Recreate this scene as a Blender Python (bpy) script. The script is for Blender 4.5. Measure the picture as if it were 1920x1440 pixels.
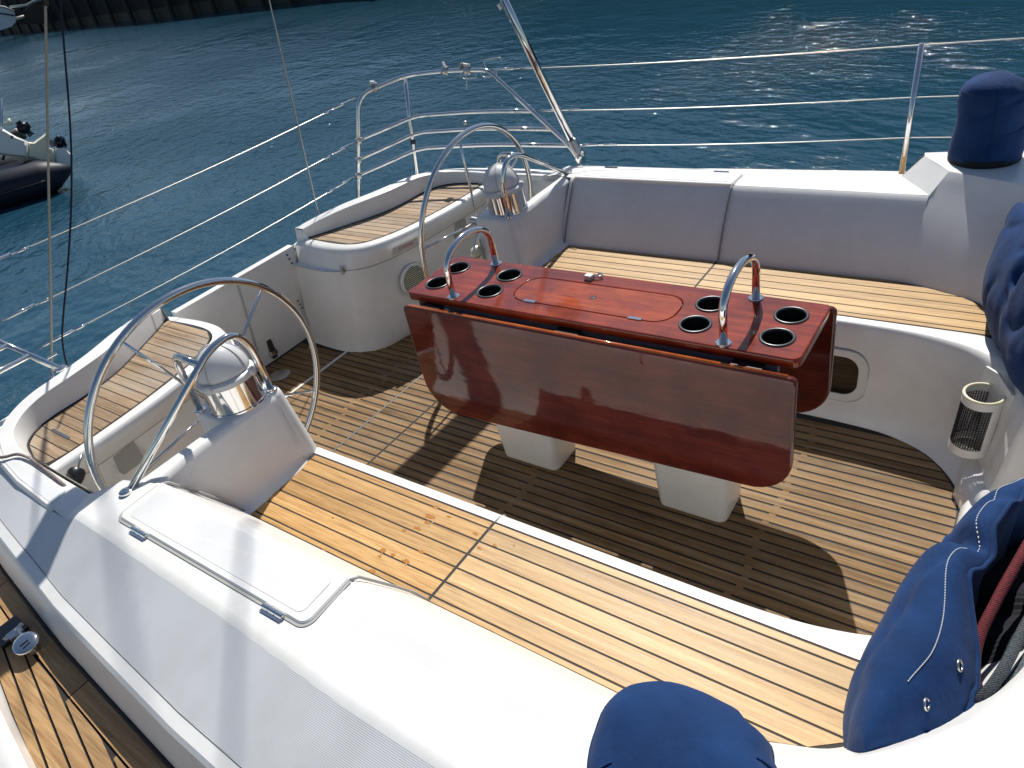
import bpy, bmesh, math, random
import numpy as np
from mathutils import Vector, Matrix, noise
R = math.radians
for o in list(bpy.data.objects): bpy.data.objects.remove(o)
sc = bpy.context.scene
COL = sc.collection
random.seed(7)

# ------------------------------------------------------------------ camera
CAM = Vector((-1.85752, -1.17009, 1.99568))
cr = Vector((0.55548072, -0.81233509, -0.17763127)); cu_ = Vector((0.54971441, 0.19846442, 0.8114345)); cf = Vector((0.62390323, 0.54838269, -0.55679547))
cd = bpy.data.cameras.new('camera'); cam = bpy.data.objects.new('camera', cd); COL.objects.link(cam)
m = Matrix((cr, cu_, -cf)).transposed().to_4x4(); m.translation = CAM
cam.matrix_world = m
cd.sensor_width = 36; cd.lens = 25.243; cd.clip_start = 0.05; cd.clip_end = 2000
sc.camera = cam

# ------------------------------------------------------------------ light: clear midday sun ahead-right of the camera
SUN_K, SUN_M = 0.72, 0.33            # metres of shadow towards starboard / forward per metre of height
sd = Vector((SUN_K, SUN_M, 1.0)).normalized()
elev = math.asin(sd.z); azim = math.atan2(sd.x, sd.y)      # azimuth clockwise from +Y
w = bpy.data.worlds.new('World'); sc.world = w; w.use_nodes = True
nt = w.node_tree; bg = nt.nodes['Background']
sky = nt.nodes.new('ShaderNodeTexSky'); sky.sky_type = 'NISHITA'; sky.sun_disc = False
sky.sun_elevation = elev; sky.sun_rotation = azim; sky.altitude = 10; sky.air_density = 1.0; sky.dust_density = 0.6; sky.ozone_density = 1.4
nt.links.new(sky.outputs[0], bg.inputs[0]); bg.inputs[1].default_value = 0.074
sl = bpy.data.lights.new('sun', 'SUN'); sl.energy = 5.0; sl.angle = R(0.53); sl.color = (1.0, 0.965, 0.905)
so = bpy.data.objects.new('sun', sl); COL.objects.link(so)
so.rotation_euler = (-sd).to_track_quat('-Z', 'Y').to_euler(); so.location = (8, 4, 12)
vs = sc.view_settings; vs.view_transform = 'Standard'; vs.look = 'None'; vs.exposure = 0.08; vs.gamma = 1.0; vs.use_curve_mapping = False
sc.render.engine = 'CYCLES'; sc.cycles.use_denoising = True; sc.cycles.max_bounces = 8; sc.cycles.glossy_bounces = 5; sc.cycles.diffuse_bounces = 5
sc.cycles.sample_clamp_indirect = 8.0; sc.cycles.blur_glossy = 0.3

# ------------------------------------------------------------------ material helpers
class NT:
    def __init__(s, name):
        s.m = bpy.data.materials.new(name); s.m.use_nodes = True; s.t = s.m.node_tree; s.b = s.t.nodes['Principled BSDF']
    def n(s, typ, **kw):
        o = s.t.nodes.new(typ)
        for k, v in kw.items():
            if k in o.inputs: o.inputs[k].default_value = v
            else: setattr(o, k, v)
        return o
    def l(s, a, b): s.t.links.new(a, b)
    def set(s, **kw):
        for k, v in kw.items(): s.b.inputs[k.replace('_', ' ')].default_value = v
    def ramp(s, fac, stops):
        r = s.n('ShaderNodeValToRGB'); e = r.color_ramp.elements
        while len(e) < len(stops): e.new(0.5)
        for q, (p, c) in zip(e, stops): q.position = p; q.color = (*c, 1)
        s.l(fac, r.inputs[0]); return r.outputs[0]
    def noise(s, vec, scale, detail=4, rough=.6):
        q = s.n('ShaderNodeTexNoise', Scale=scale, Detail=detail, Roughness=rough)
        if vec is not None: s.l(vec, q.inputs['Vector'])
        return q.outputs['Fac']
    def coord(s, scale=(1, 1, 1), rnd=False, rot=(0, 0, 0)):
        c = s.n('ShaderNodeTexCoord'); mp = s.n('ShaderNodeMapping'); mp.inputs['Scale'].default_value = scale; mp.inputs['Rotation'].default_value = rot
        v = c.outputs['Object']
        if rnd:
            oi = s.n('ShaderNodeObjectInfo'); mu = s.n('ShaderNodeMath', operation='MULTIPLY'); mu.inputs[1].default_value = 37.0; s.l(oi.outputs['Random'], mu.inputs[0])
            ad = s.n('ShaderNodeVectorMath', operation='ADD'); s.l(v, ad.inputs[0]); s.l(mu.outputs[0], ad.inputs[1]); v = ad.outputs[0]
        s.l(v, mp.inputs['Vector']); return mp.outputs['Vector']
    def bump(s, h, dist, strength=1.0, nrm=None):
        b = s.n('ShaderNodeBump'); b.inputs['Distance'].default_value = dist; b.inputs['Strength'].default_value = strength
        s.l(h, b.inputs['Height'])
        if nrm is not None: s.l(nrm, b.inputs['Normal'])
        return b.outputs[0]
    def mix(s, fac, a, b, mode='MIX'):
        x = s.n('ShaderNodeMix', data_type='RGBA', blend_type=mode)
        for sock, v in ((x.inputs['Factor'], fac), (x.inputs[6], a), (x.inputs[7], b)):
            if hasattr(v, 'is_output'): s.l(v, sock)
            elif isinstance(v, (int, float)): sock.default_value = v
            else: sock.default_value = (*v, 1)
        return x.outputs[2]

def m_plain(name, col, rough=.5, metal=0., **kw):
    t = NT(name); t.set(Base_Color=(*col, 1), Roughness=rough, Metallic=metal, **kw); return t.m

def m_gel(name, col=(.80, .79, .765), rough=.34):
    t = NT(name); v = t.coord()
    n1 = t.noise(v, 3.1, 5, .65); n2 = t.noise(v, 60, 3)
    c = t.ramp(n1, [(.28, tuple(x * k for x, k in zip(col, (.90, .895, .88)))), (.6, col)])
    c = t.mix(1.0, c, t.ramp(t.noise(v, 17, 5, .7), [(.34, (.968, .965, .96)), (.55, (1, 1, 1))]), 'MULTIPLY')
    sp = t.noise(v, 190, 2); speck = t.ramp(sp, [(.735, (0, 0, 0)), (.77, (1, 1, 1))])
    big = t.ramp(t.noise(v, 6.3, 2), [(.52, (0, 0, 0)), (.6, (1, 1, 1))])
    fac = t.mix(1.0, speck, big, 'MULTIPLY')
    c2 = t.mix(fac, c, (.45, .42, .37)); t.l(c2, t.b.inputs['Base Color'])
    t.l(t.ramp(n1, [(.3, (rough * .92,) * 3), (.7, (rough * 1.1,) * 3)]), t.b.inputs['Roughness'])
    t.set(IOR=1.5, Coat_Weight=.1, Coat_Roughness=.2)
    return t.m

def m_nonskid(name):
    t = NT(name); c = t.n('ShaderNodeTexCoord'); sp = t.n('ShaderNodeSeparateXYZ'); t.l(c.outputs['Object'], sp.inputs[0])
    def sn(a, b, f):
        ad = t.n('ShaderNodeMath', operation='ADD'); t.l(a, ad.inputs[0]); t.l(b, ad.inputs[1])
        mu = t.n('ShaderNodeMath', operation='MULTIPLY'); mu.inputs[1].default_value = f; t.l(ad.outputs[0], mu.inputs[0])
        s_ = t.n('ShaderNodeMath', operation='SINE'); t.l(mu.outputs[0], s_.inputs[0]); return s_.outputs[0]
    neg = t.n('ShaderNodeMath', operation='MULTIPLY'); neg.inputs[1].default_value = -1; t.l(sp.outputs['Y'], neg.inputs[0])
    a = sn(sp.outputs['X'], sp.outputs['Y'], 900.); b = sn(sp.outputs['X'], neg.outputs[0], 900.)
    pr = t.n('ShaderNodeMath', operation='MULTIPLY'); t.l(a, pr.inputs[0]); t.l(b, pr.inputs[1])
    v = t.coord(); n1 = t.noise(v, 4, 4)
    col = t.ramp(pr.outputs[0], [(.0, (.735, .74, .75)), (.5, (.785, .785, .775))])
    dirt = t.ramp(n1, [(.33, (.87, .87, .865)), (.62, (1, 1, 1))])
    t.l(t.mix(1.0, col, dirt, 'MULTIPLY'), t.b.inputs['Base Color']); t.set(Roughness=.5)
    t.l(t.bump(pr.outputs[0], .00022), t.b.inputs['Normal'])
    return t.m

def m_teak(name, dark, mid, light, rough=.55, along=1, sheen=0.0, var=.35, gscale=1.0, grey=None):
    t = NT(name)
    sc_ = [52 * gscale, 52 * gscale, 52 * gscale]; sc_[along] = 1.3
    v = t.coord(tuple(sc_), rnd=True); g = t.noise(v, 1.0, 5, .62)
    sc2 = [240, 240, 240]; sc2[along] = 9
    f = t.noise(t.coord(tuple(sc2), rnd=True), 1.0, 3, .6)
    col = t.ramp(g, [(.28, dark), (.5, mid), (.72, light)])
    fine = t.ramp(f, [(.3, (.66, .63, .58)), (.52, (1.0, 1.0, 1.0)), (.75, (1.14, 1.14, 1.12))])
    c = t.mix(1.0, col, fine, 'MULTIPLY')
    oi = t.n('ShaderNodeObjectInfo'); rv = t.ramp(oi.outputs['Random'], [(0, (1 - var, 1 - var * 1.03, 1 - var * 1.1)), (1, (1 + var * .55, 1 + var * .5, 1 + var * .42))])
    c = t.mix(1.0, c, rv, 'MULTIPLY')
    if grey:
        pn = t.noise(t.coord((5, 2.2, 5)), 1.0, 5, .65); pf = t.ramp(pn, [(.42, (0, 0, 0)), (.66, (.75, .75, .75))])
        c = t.mix(pf, c, grey)
    t.l(c, t.b.inputs['Base Color'])
    t.l(t.ramp(f, [(.2, (rough * .8,) * 3), (.8, (min(1, rough * 1.25),) * 3)]), t.b.inputs['Roughness'])
    t.l(t.bump(f, .0008), t.b.inputs['Normal'])
    if sheen: t.set(Specular_IOR_Level=sheen)
    return t.m

def m_varnish(name, dark, mid, light, along=1):
    t = NT(name); sc_ = [30, 30, 30]; sc_[along] = 1.6
    g = t.noise(t.coord(tuple(sc_)), 1.0, 6, .65); sc2 = [170, 170, 170]; sc2[along] = 7; f = t.noise(t.coord(tuple(sc2)), 1.0, 3)
    c = t.ramp(g, [(.3, dark), (.52, mid), (.75, light)]); fine = t.ramp(f, [(.3, (.7, .66, .62)), (.6, (1.05, 1.05, 1.05))])
    c = t.mix(1.0, c, fine, 'MULTIPLY')
    bl = t.ramp(t.noise(t.coord((7, 7, 7)), 1.0, 4), [(.38, (.62, .52, .55)), (.6, (1, 1, 1))])
    c = t.mix(1.0, c, bl, 'MULTIPLY'); t.l(c, t.b.inputs['Base Color'])
    du = t.noise(t.coord((9, 9, 9)), 1.0, 6, .7)
    t.l(t.ramp(du, [(.4, (.035,) * 3), (.75, (.10,) * 3)]), t.b.inputs['Coat Roughness'])
    t.set(Roughness=.5, Coat_Weight=1.0, Coat_IOR=1.5, Specular_IOR_Level=.05)
    w_ = t.noise(t.coord((14, 5, 14)), 1.0, 2); t.l(t.bump(w_, .0012, .6), t.b.inputs['Coat Normal'])
    return t.m

def m_canvas(name, col):
    t = NT(name); v = t.coord(); n = t.noise(v, 9, 5, .6); fine = t.noise(v, 900, 2)
    c = t.ramp(n, [(.3, tuple(x * .66 for x in col)), (.6, col), (.8, tuple(x * 1.25 + .004 for x in col))])
    lint = t.ramp(t.noise(v, 260, 2), [(.755, (0, 0, 0)), (.78, (.5, .5, .5))]); c = t.mix(lint, c, (.25, .3, .4))
    t.l(c, t.b.inputs['Base Color']); t.set(Roughness=.82, Sheen_Weight=.06, Sheen_Roughness=.5, Specular_IOR_Level=.15)
    b1 = t.bump(fine, .0006); t.l(t.bump(t.noise(v, 22, 3), .004, .7, b1), t.b.inputs['Normal']); return t.m

def m_water(name):
    t = NT(name)
    t.set(Base_Color=(.013, .056, .090, 1), Roughness=.042, IOR=1.333, Specular_IOR_Level=.5)
    v = t.coord((1, 1, 1), rot=(0, 0, R(24)))
    vs_ = t.n('ShaderNodeMapping'); vs_.inputs['Scale'].default_value = (1.0, .55, 1.0); t.l(v, vs_.inputs['Vector'])
    a = t.noise(vs_.outputs[0], 1.5, 3, .55); b = t.noise(vs_.outputs[0], 6.0, 4, .62); c = t.noise(v, 34, 2, .5)
    big = t.noise(v, .13, 4, .55)
    gust = t.ramp(big, [(.38, (.22,) * 3), (.60, (1,) * 3)])
    n1 = t.bump(a, .085); bb = t.n('ShaderNodeBump'); bb.inputs['Distance'].default_value = .062; t.l(gust, bb.inputs['Strength']); t.l(b, bb.inputs['Height']); t.l(n1, bb.inputs['Normal'])
    cc = t.n('ShaderNodeBump'); cc.inputs['Distance'].default_value = .011; t.l(gust, cc.inputs['Strength']); t.l(c, cc.inputs['Height']); t.l(bb.outputs[0], cc.inputs['Normal'])
    t.l(cc.outputs[0], t.b.inputs['Normal']); return t.m

def m_rope(name, col, fleck, scale=260):
    t = NT(name); v = t.coord(); n = t.noise(v, scale, 1); c = t.ramp(n, [(.50, col), (.58, fleck)]); t.l(c, t.b.inputs['Base Color'])
    wv = t.n('ShaderNodeTexWave', Scale=120.); wv.bands_direction = 'DIAGONAL'; t.l(v, wv.inputs['Vector']); t.l(t.bump(wv.outputs['Fac'], .0007), t.b.inputs['Normal']); t.set(Roughness=.85); return t.m

def m_stone(name):
    t = NT(name); v = t.coord(); n = t.noise(v, .8, 6, .7); t.l(t.ramp(n, [(.3, (.005, .005, .005)), (.7, (.018, .0175, .016))]), t.b.inputs['Base Color']); t.set(Roughness=.9); return t.m

GEL = m_gel('white_gelcoat'); GELW = m_gel('cream_gelcoat', (.80, .78, .72), .3); SKID = m_nonskid('nonskid_gelcoat')
TSOLE = m_teak('weathered_teak', (.12, .07, .030), (.245, .148, .066), (.41, .27, .135), .6, grey=(.29, .20, .118), var=.28, sheen=.15)
TBEN = m_teak('golden_teak', (.385, .225, .092), (.545, .345, .150), (.66, .455, .225), .45, var=.18, sheen=.35)
TBEN2 = m_teak('honey_teak', (.36, .19, .065), (.525, .305, .115), (.62, .395, .165), .45, var=.2, sheen=.3)
TSTERN = m_teak('grey_teak', (.19, .12, .062), (.33, .22, .125), (.46, .335, .21), .6, grey=(.36, .30, .235), var=.28)
TDECK = m_teak('deck_teak', (.26, .145, .06), (.38, .225, .095), (.46, .30, .14), .55, var=.18)
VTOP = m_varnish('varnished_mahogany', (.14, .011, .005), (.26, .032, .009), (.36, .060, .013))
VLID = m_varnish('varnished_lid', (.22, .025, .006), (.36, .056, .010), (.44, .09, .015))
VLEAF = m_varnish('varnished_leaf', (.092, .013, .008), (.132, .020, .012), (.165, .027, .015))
CHROME = m_plain('polished_steel', (.78, .77, .75), .07, 1.0); STEEL = m_plain('satin_steel', (.55, .54, .52), .28, 1.0)
CAULK = m_plain('black_caulk', (.014, .013, .013), .7); BLACK = m_plain('black_plastic', (.01, .01, .011), .35); RUBBER = m_plain('grey_seal', (.37, .37, .335), .6)
RIM = m_plain('cup_rim_grey', (.055, .058, .062), .3, 0.3); HINGE = m_plain('dark_hinge', (.05, .055, .065), .35, .6)
CANVAS = m_canvas('navy_canvas', (.009, .040, .135)); CANVASD = m_plain('dark_webbing', (.01, .011, .012), .9)
DOME = m_plain('grey_plastic', (.62, .63, .645), .35); SEAM = m_plain('grey_line', (.24, .24, .235), .6); GROOVE = m_plain('moulding_groove', (.43, .42, .40), .6); WHITEP = m_plain('white_plastic', (.74, .735, .70), .4)
WATER = m_water('harbour_water'); QUAY = m_stone('dark_stone'); WIRE = m_plain('steel_wire', (.50, .49, .46), .34, 1.0)
CREAM = m_plain('cream_plastic', (.70, .66, .48), .4); STITCH = m_plain('white_stitch', (.6, .62, .65), .8)

# ------------------------------------------------------------------ geometry helpers
def mk(name, V, F, mat, parent=None, smooth=40, s=1, base=None):
    me = bpy.data.meshes.new(name)
    V = [(s * v[0], v[1], v[2]) for v in V]
    if s < 0: F = [tuple(reversed(f)) for f in F]
    me.from_pydata(V, [], F); me.update()
    if smooth:
        for p in me.polygons: p.use_smooth = True
        if smooth < 180: me.set_sharp_from_angle(angle=R(smooth))
    me.materials.append(mat)
    o = bpy.data.objects.new(name, me); COL.objects.link(o)
    if parent is not None: adopt(o, parent)
    return o
def adopt(o, parent):
    o.parent = parent; o.matrix_parent_inverse = Matrix.Translation(-Vector(parent.get('_b', (0, 0, 0))))
def thing(name, label, cat, loc, group=None, kind=None):
    o = bpy.data.objects.new(name, None); COL.objects.link(o); o.location = loc; o['_b'] = tuple(loc); o.empty_display_size = .05
    return tag(o, label, cat, group, kind)
def tag(o, label=None, cat=None, group=None, kind=None):
    if label: o['label'] = label
    if cat: o['category'] = cat
    if group: o['group'] = group
    if kind: o['kind'] = kind
    return o
def catmull(P, n, closed=False):
    P = [np.array(p, float) for p in P]; N = len(P); out = []
    segs = N if closed else N - 1
    for i in range(segs):
        p1, p2 = P[i], P[(i + 1) % N]
        p0 = P[i - 1] if (closed or i > 0) else 2 * p1 - p2
        p3 = P[(i + 2) % N] if (closed or i + 2 < N) else 2 * p2 - p1
        for k in range(n):
            t = k / n; out.append(.5 * ((2 * p1) + (-p0 + p2) * t + (2 * p0 - 5 * p1 + 4 * p2 - p3) * t * t + (-p0 + 3 * p1 - 3 * p2 + p3) * t ** 3))
    if not closed: out.append(P[-1])
    return out
def grid_faces(nr, nc, cu=False, cv=False):
    F = []
    for i in range(nr if cv else nr - 1):
        for j in range(nc if cu else nc - 1):
            a = i * nc + j; b = i * nc + (j + 1) % nc; c = ((i + 1) % nr) * nc + (j + 1) % nc; d = ((i + 1) % nr) * nc + j
            F.append((a, b, c, d))
    return F
def loft(rows, nsub=0, cu=False):
    """rows of equal length -> V,F; nsub subdivides along each row"""
    if nsub: rows = [catmull(r, nsub, cu) for r in rows]
    nc = len(rows[0]); V = [tuple(p) for r in rows for p in r]
    return V, grid_faces(len(rows), nc, cu)
def merge(*parts):
    V, F = [], []
    for v, f in parts:
        o = len(V); V += list(v); F += [tuple(i + o for i in q) for q in f]
    return V, F
def box(x0, x1, y0, y1, z0, z1):
    V = [(x, y, z) for z in (z0, z1) for y in (y0, y1) for x in (x0, x1)]
    return V, [(0, 2, 3, 1), (4, 5, 7, 6), (0, 1, 5, 4), (2, 6, 7, 3), (0, 4, 6, 2), (1, 3, 7, 5)]
def prism(poly, z0, z1, inset=0.0, lift=0.0):
    """extruded polygon, optional chamfer on the top"""
    n = len(poly); zz = z0 if callable(z0) else (lambda x, y: z0); z_1 = z1 if callable(z1) else (lambda x, y: z1)
    rings = [[(x, y, zz(x, y)) for x, y in poly]]
    if inset:
        rings.append([(x, y, z_1(x, y) - inset) for x, y in poly]); q = offset(poly, -inset); rings.append([(x, y, z_1(x, y)) for x, y in q])
    else: rings.append([(x, y, z_1(x, y)) for x, y in poly])
    V = [p for r in rings for p in r]; F = grid_faces(len(rings), n, cu=True)
    F.append(tuple(range(n - 1, -1, -1))); F.append(tuple(range((len(rings) - 1) * n, len(rings) * n))); return V, F
def offset(poly, d):
    n = len(poly); A = sum(poly[i][0] * poly[(i + 1) % n][1] - poly[(i + 1) % n][0] * poly[i][1] for i in range(n)); sg = 1 if A > 0 else -1
    out = []
    for i in range(n):
        p0, p1, p2 = (np.array(poly[k % n], float) for k in (i - 1, i, i + 1))
        e1 = p1 - p0; e2 = p2 - p1; e1 /= max(1e-9, np.linalg.norm(e1)); e2 /= max(1e-9, np.linalg.norm(e2))
        n1 = np.array([e1[1], -e1[0]]) * sg; n2 = np.array([e2[1], -e2[0]]) * sg
        b = n1 + n2; L = np.dot(b, n1); out.append(tuple(p1 + b * (d / max(L, .35))))
    return out
def rrect(x0, x1, y0, y1, r, n=6):
    r = [r] * 4 if not isinstance(r, (list, tuple)) else r; P = []
    for (cx, cy, a0), q in zip(((x0, y0, 180), (x1, y0, 270), (x1, y1, 0), (x0, y1, 90)), r):
        ox = cx + q if cx == x0 else cx - q; oy = cy + q if cy == y0 else cy - q
        for k in range(n + 1):
            a = R(a0 + 90 * k / n); P.append((ox + q * math.cos(a), oy + q * math.sin(a)))
    return P
def fillet(P, r, n=6):
    P = [Vector(p) for p in P]; out = [P[0]]
    for i in range(1, len(P) - 1):
        a = P[i - 1] - P[i]; b = P[i + 1] - P[i]; rr = min(r[i] if isinstance(r, (list, tuple)) else r, a.length * .49, b.length * .49)
        s = P[i] + a.normalized() * rr; e = P[i] + b.normalized() * rr
        for k in range(n + 1):
            t = k / n; out.append((1 - t) ** 2 * s + 2 * t * (1 - t) * P[i] + t * t * e)
    out.append(P[-1]); return out
def tube(P, r, n=10, closed=False, cap=True):
    P = [Vector(p) for p in P]; N = len(P); V = []
    T = []
    for i in range(N):
        a = P[i - 1] if (closed or i > 0) else P[i]; b = P[(i + 1) % N] if (closed or i < N - 1) else P[i]
        t = (b - a); T.append(t.normalized() if t.length > 1e-9 else Vector((0, 0, 1)))
    ref = Vector((0, 0, 1)) if abs(T[0].z) < .9 else Vector((1, 0, 0))
    u = T[0].cross(ref).normalized()
    for i in range(N):
        u = (u - T[i] * u.dot(T[i])).normalized(); v = T[i].cross(u); rr = r[i] if isinstance(r, (list, tuple)) else r
        for k in range(n):
            a = 2 * math.pi * k / n; V.append(tuple(P[i] + (u * math.cos(a) + v * math.sin(a)) * rr))
    F = grid_faces(N, n, True, closed)
    if cap and not closed: F.append(tuple(range(n - 1, -1, -1))); F.append(tuple(range((N - 1) * n, N * n)))
    return V, F
def lathe(prof, c, n=24, axis=(0, 0, 1), capt=True, capb=True):
    ax = Vector(axis).normalized(); ref = Vector((1, 0, 0)) if abs(ax.x) < .9 else Vector((0, 1, 0)); u = (ref - ax * ref.dot(ax)).normalized(); v = ax.cross(u); c = Vector(c); V = []
    for r, h in prof:
        for k in range(n):
            a = 2 * math.pi * k / n; V.append(tuple(c + ax * h + (u * math.cos(a) + v * math.sin(a)) * r))
    F = grid_faces(len(prof), n, True)
    if capb: F.append(tuple(range(n - 1, -1, -1)))
    if capt: F.append(tuple(range((len(prof) - 1) * n, len(prof) * n)))
    return V, F
def plate(name, outer, holes, w0, w1, mat, parent, bevel=.003, mapf=None, s=1):
    cu = bpy.data.curves.new(name, 'CURVE'); cu.dimensions = '2D'; cu.fill_mode = 'BOTH'; cu.bevel_resolution = 2
    cu.bevel_depth = bevel; cu.offset = -bevel; cu.extrude = max(0, (w1 - w0) / 2 - bevel)
    for P in [outer] + holes:
        sp = cu.splines.new('POLY'); sp.points.add(len(P) - 1); sp.use_cyclic_u = True
        for q, p in zip(sp.points, P): q.co = (p[0], p[1], 0, 1)
    ob = bpy.data.objects.new('tmp', cu); COL.objects.link(ob); dg = bpy.context.evaluated_depsgraph_get(); dg.update()
    me = bpy.data.meshes.new_from_object(ob.evaluated_get(dg)); bpy.data.objects.remove(ob); bpy.data.curves.remove(cu)
    V = [(v.co.x, v.co.y, v.co.z + (w0 + w1) / 2) for v in me.vertices]; F = [tuple(p.vertices) for p in me.polygons]; bpy.data.meshes.remove(me)
    if mapf: V = [mapf(*v) for v in V]
    return mk(name, V, F, mat, parent, 35, s)
def text(body, size, mat, name, parent, mw, ext=.0004):
    cu = bpy.data.curves.new('t', 'FONT'); cu.body = body; cu.size = size; cu.extrude = ext; cu.align_x = 'CENTER'; cu.align_y = 'CENTER'
    ob = bpy.data.objects.new('tmp', cu); COL.objects.link(ob); dg = bpy.context.evaluated_depsgraph_get(); dg.update()
    me = bpy.data.meshes.new_from_object(ob.evaluated_get(dg)); bpy.data.objects.remove(ob); bpy.data.curves.remove(cu)
    V = [tuple(mw @ v.co) for v in me.vertices]; F = [tuple(p.vertices) for p in me.polygons]; bpy.data.meshes.remove(me)
    return mk(name, V, F, mat, parent, 0)
def fn(xs, ys):
    xs, ys = zip(*sorted(zip(xs, ys))); return lambda x: float(np.interp(x, xs, ys))
def wpt(u, v, z):
    d = cf + cr * ((u - 960) / 1346.29) - cu_ * ((v - 720) / 1346.29); return CAM + d * ((z - CAM.z) / d.z)
def aimpt(u, v, y):
    d = cf + cr * ((u - 960) / 1346.29) - cu_ * ((v - 720) / 1346.29); return CAM + d * ((y - CAM.y) / d.y)


# ------------------------------------------------------------------ water, quay
WZ = -.6
wt = mk('water', [(-260, -260, WZ), (320, -260, WZ), (320, 420, WZ), (-260, 420, WZ)], [(0, 1, 2, 3)], WATER, None, 0); tag(wt, kind='structure')

qp = [(60, 210), (37, 96), (27.2, 46), (25.2, 27), (22.6, 17.5), (19.2, 10), (16.6, 3.4), (15.4, -3), (15.0, -30)]
def off_dir(i):
    a = np.array(qp[max(i - 1, 0)]); b = np.array(qp[min(i + 1, len(qp) - 1)]); d = b - a; d = d / np.linalg.norm(d); return np.array([-d[1], d[0]])
qrows = []
for dd, z in ((0, WZ - 1), (0, 3.0), (.25, 3.2), (26, 3.3)):
    qrows.append([(qp[i][0] + off_dir(i)[0] * dd, qp[i][1] + off_dir(i)[1] * dd, z) for i in range(len(qp))])
qv, qf = loft(qrows)
q = mk('quay_wall', qv, qf, QUAY, None, 30); tag(q, 'dark stone quay wall behind the open water, along the top edge', 'quay')

PILE = m_plain('wet_timber', (.035, .031, .026), .8); ALGA = m_plain('algae_band', (.02, .026, .014), .7)
for i in range(len(qp) - 1):
    a, b = np.array(qp[i]), np.array(qp[i + 1]); L = np.linalg.norm(b - a); nn = -off_dir(i) * .28
    for k in np.arange(1.2, L, 2.6 if L < 30 else 4.0):
        c = a + (b - a) * (k / L) + nn; pp = mk('piling', *lathe([(.17, 0), (.16, 3.2 + random.uniform(-.3, .5))], (c[0], c[1], WZ - .3), 8), PILE, q, 60)
    mk('tide_band', *loft([[(a[0] - off_dir(i)[0] * .02, a[1] - off_dir(i)[1] * .02, z), (b[0] - off_dir(i + 1)[0] * .02, b[1] - off_dir(i + 1)[1] * .02, z)] for z in (WZ - .2, WZ + .55)]), ALGA, q, 0)
# ------------------------------------------------------------------ curves of the moulding (port half, x>0; mirrored for starboard)
crease1 = fn([-2.4, -.19, .19, .82, .96, 1.2, 1.5, 2.0], [1.50, 1.485, 1.468, 1.455, 1.452, 1.46, 1.44, 1.36])
crease2 = fn([-2.4, -.054, .184, .835, 1.069, 1.38, 2.2], [1.70, 1.682, 1.674, 1.633, 1.606, 1.571, 1.46]); CZ = .600
deckin = fn([-2.4, .24, .9, 1.45, 2.1], [1.79, 1.743, 1.70, 1.641, 1.55])
toe = fn([-2.4, -.6, .5, .8, 2.1], [2.02, 2.0, 1.942, 1.888, 1.62])
DZ = .45
Sx = [(.634, .86), (.634, .3), (.634, -.53), (.632, -.675), (.622, -.82), (.596, -.913), (.557, -.994), (.513, -1.045), (.455, -1.093), (.395, -1.127), (.337, -1.144), (.29, -1.16), (.28, -1.24), (.28, -1.8)]
Lx = [(.705, .86), (.705, .3), (.705, -.50), (.705, -.68), (.70, -.83), (.69, -.93), (.668, -1.03), (.64, -1.10), (.595, -1.165), (.53, -1.215), (.45, -1.245), (.37, -1.27), (.325, -1.34), (.32, -1.8)]
Px = [(.743, .86), (.743, .3), (.743, -.50), (.743, -.69), (.743, -.84), (.743, -.95), (.743, -1.05), (.735, -1.115), (.69, -1.17), (.60, -1.22), (.48, -1.255), (.38, -1.28), (.332, -1.35), (.328, -1.8)]
Bx = [(1.072, .86), (1.072, .3), (1.07, -.30), (1.07, -.70), (1.064, -.785), (1.056, -.81), (1.035, -.89), (1.012, -.955), (.98, -1.035), (.93, -1.085), (.84, -1.13), (.735, -1.16), (.60, -1.225), (.48, -1.26), (.37, -1.285), (.335, -1.36), (.33, -1.8)]
Tx = [(1.258, .86), (1.258, .3), (1.255, -.30), (1.25, -.70), (1.247, -.80), (1.298, -.852), (1.262, -.94), (1.235, -1.0), (1.205, -1.075), (1.16, -1.135), (1.07, -1.225), (.985, -1.28), (.84, -1.335), (.67, -1.375), (.45, -1.40), (.36, -1.46), (.35, -1.8)]
Tz = [.7215] * 5 + [.805] * 12
# ------------------------------------------------------------------ cockpit sole
sole = mk('cockpit_sole', *prism([(-.70, -1.17), (.70, -1.17), (.72, 1.10), (1.32, 1.12), (1.32, 1.68), (.42, 1.86), (.42, 2.34), (-.42, 2.34), (-.42, 1.86), (-1.32, 1.68), (-1.32, 1.12), (-.72, 1.10)], -.06, -.0028), CAULK, None, 0)
tag(sole, kind='structure')
ysole = fn([0, .25, .337, .395, .455, .513, .557, .596, .622, .632, .64], [-1.155, -1.155, -1.144, -1.127, -1.093, -1.045, -.994, -.913, -.82, -.675, -.50])
ybase = fn([.325, .353, .43, .594, .9, 1.4], [1.9, 1.80, 1.712, 1.660, 1.642, 1.63])
FP = .0443; seams = [.5585 - FP * i for i in range(-18, 44)]
def plank(parent, x0, x1, ya, yb, z0, z1, mat):
    """ya,yb callables: aft / forward ends at given x"""
    c = .0009
    V = [(x0, ya(x0), z0), (x1, ya(x1), z0), (x1, yb(x1), z0), (x0, yb(x0), z0), (x0 + c, ya(x0) + c, z1), (x1 - c, ya(x1) + c, z1), (x1 - c, yb(x1) - c, z1), (x0 + c, yb(x0) - c, z1)]
    return mk('plank', V, [(4, 5, 6, 7), (0, 1, 5, 4), (1, 2, 6, 5), (2, 3, 7, 6), (3, 0, 4, 7)], mat, parent, 0)
cs = lambda v: (lambda x: v)
G = .0042
ends = []
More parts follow.
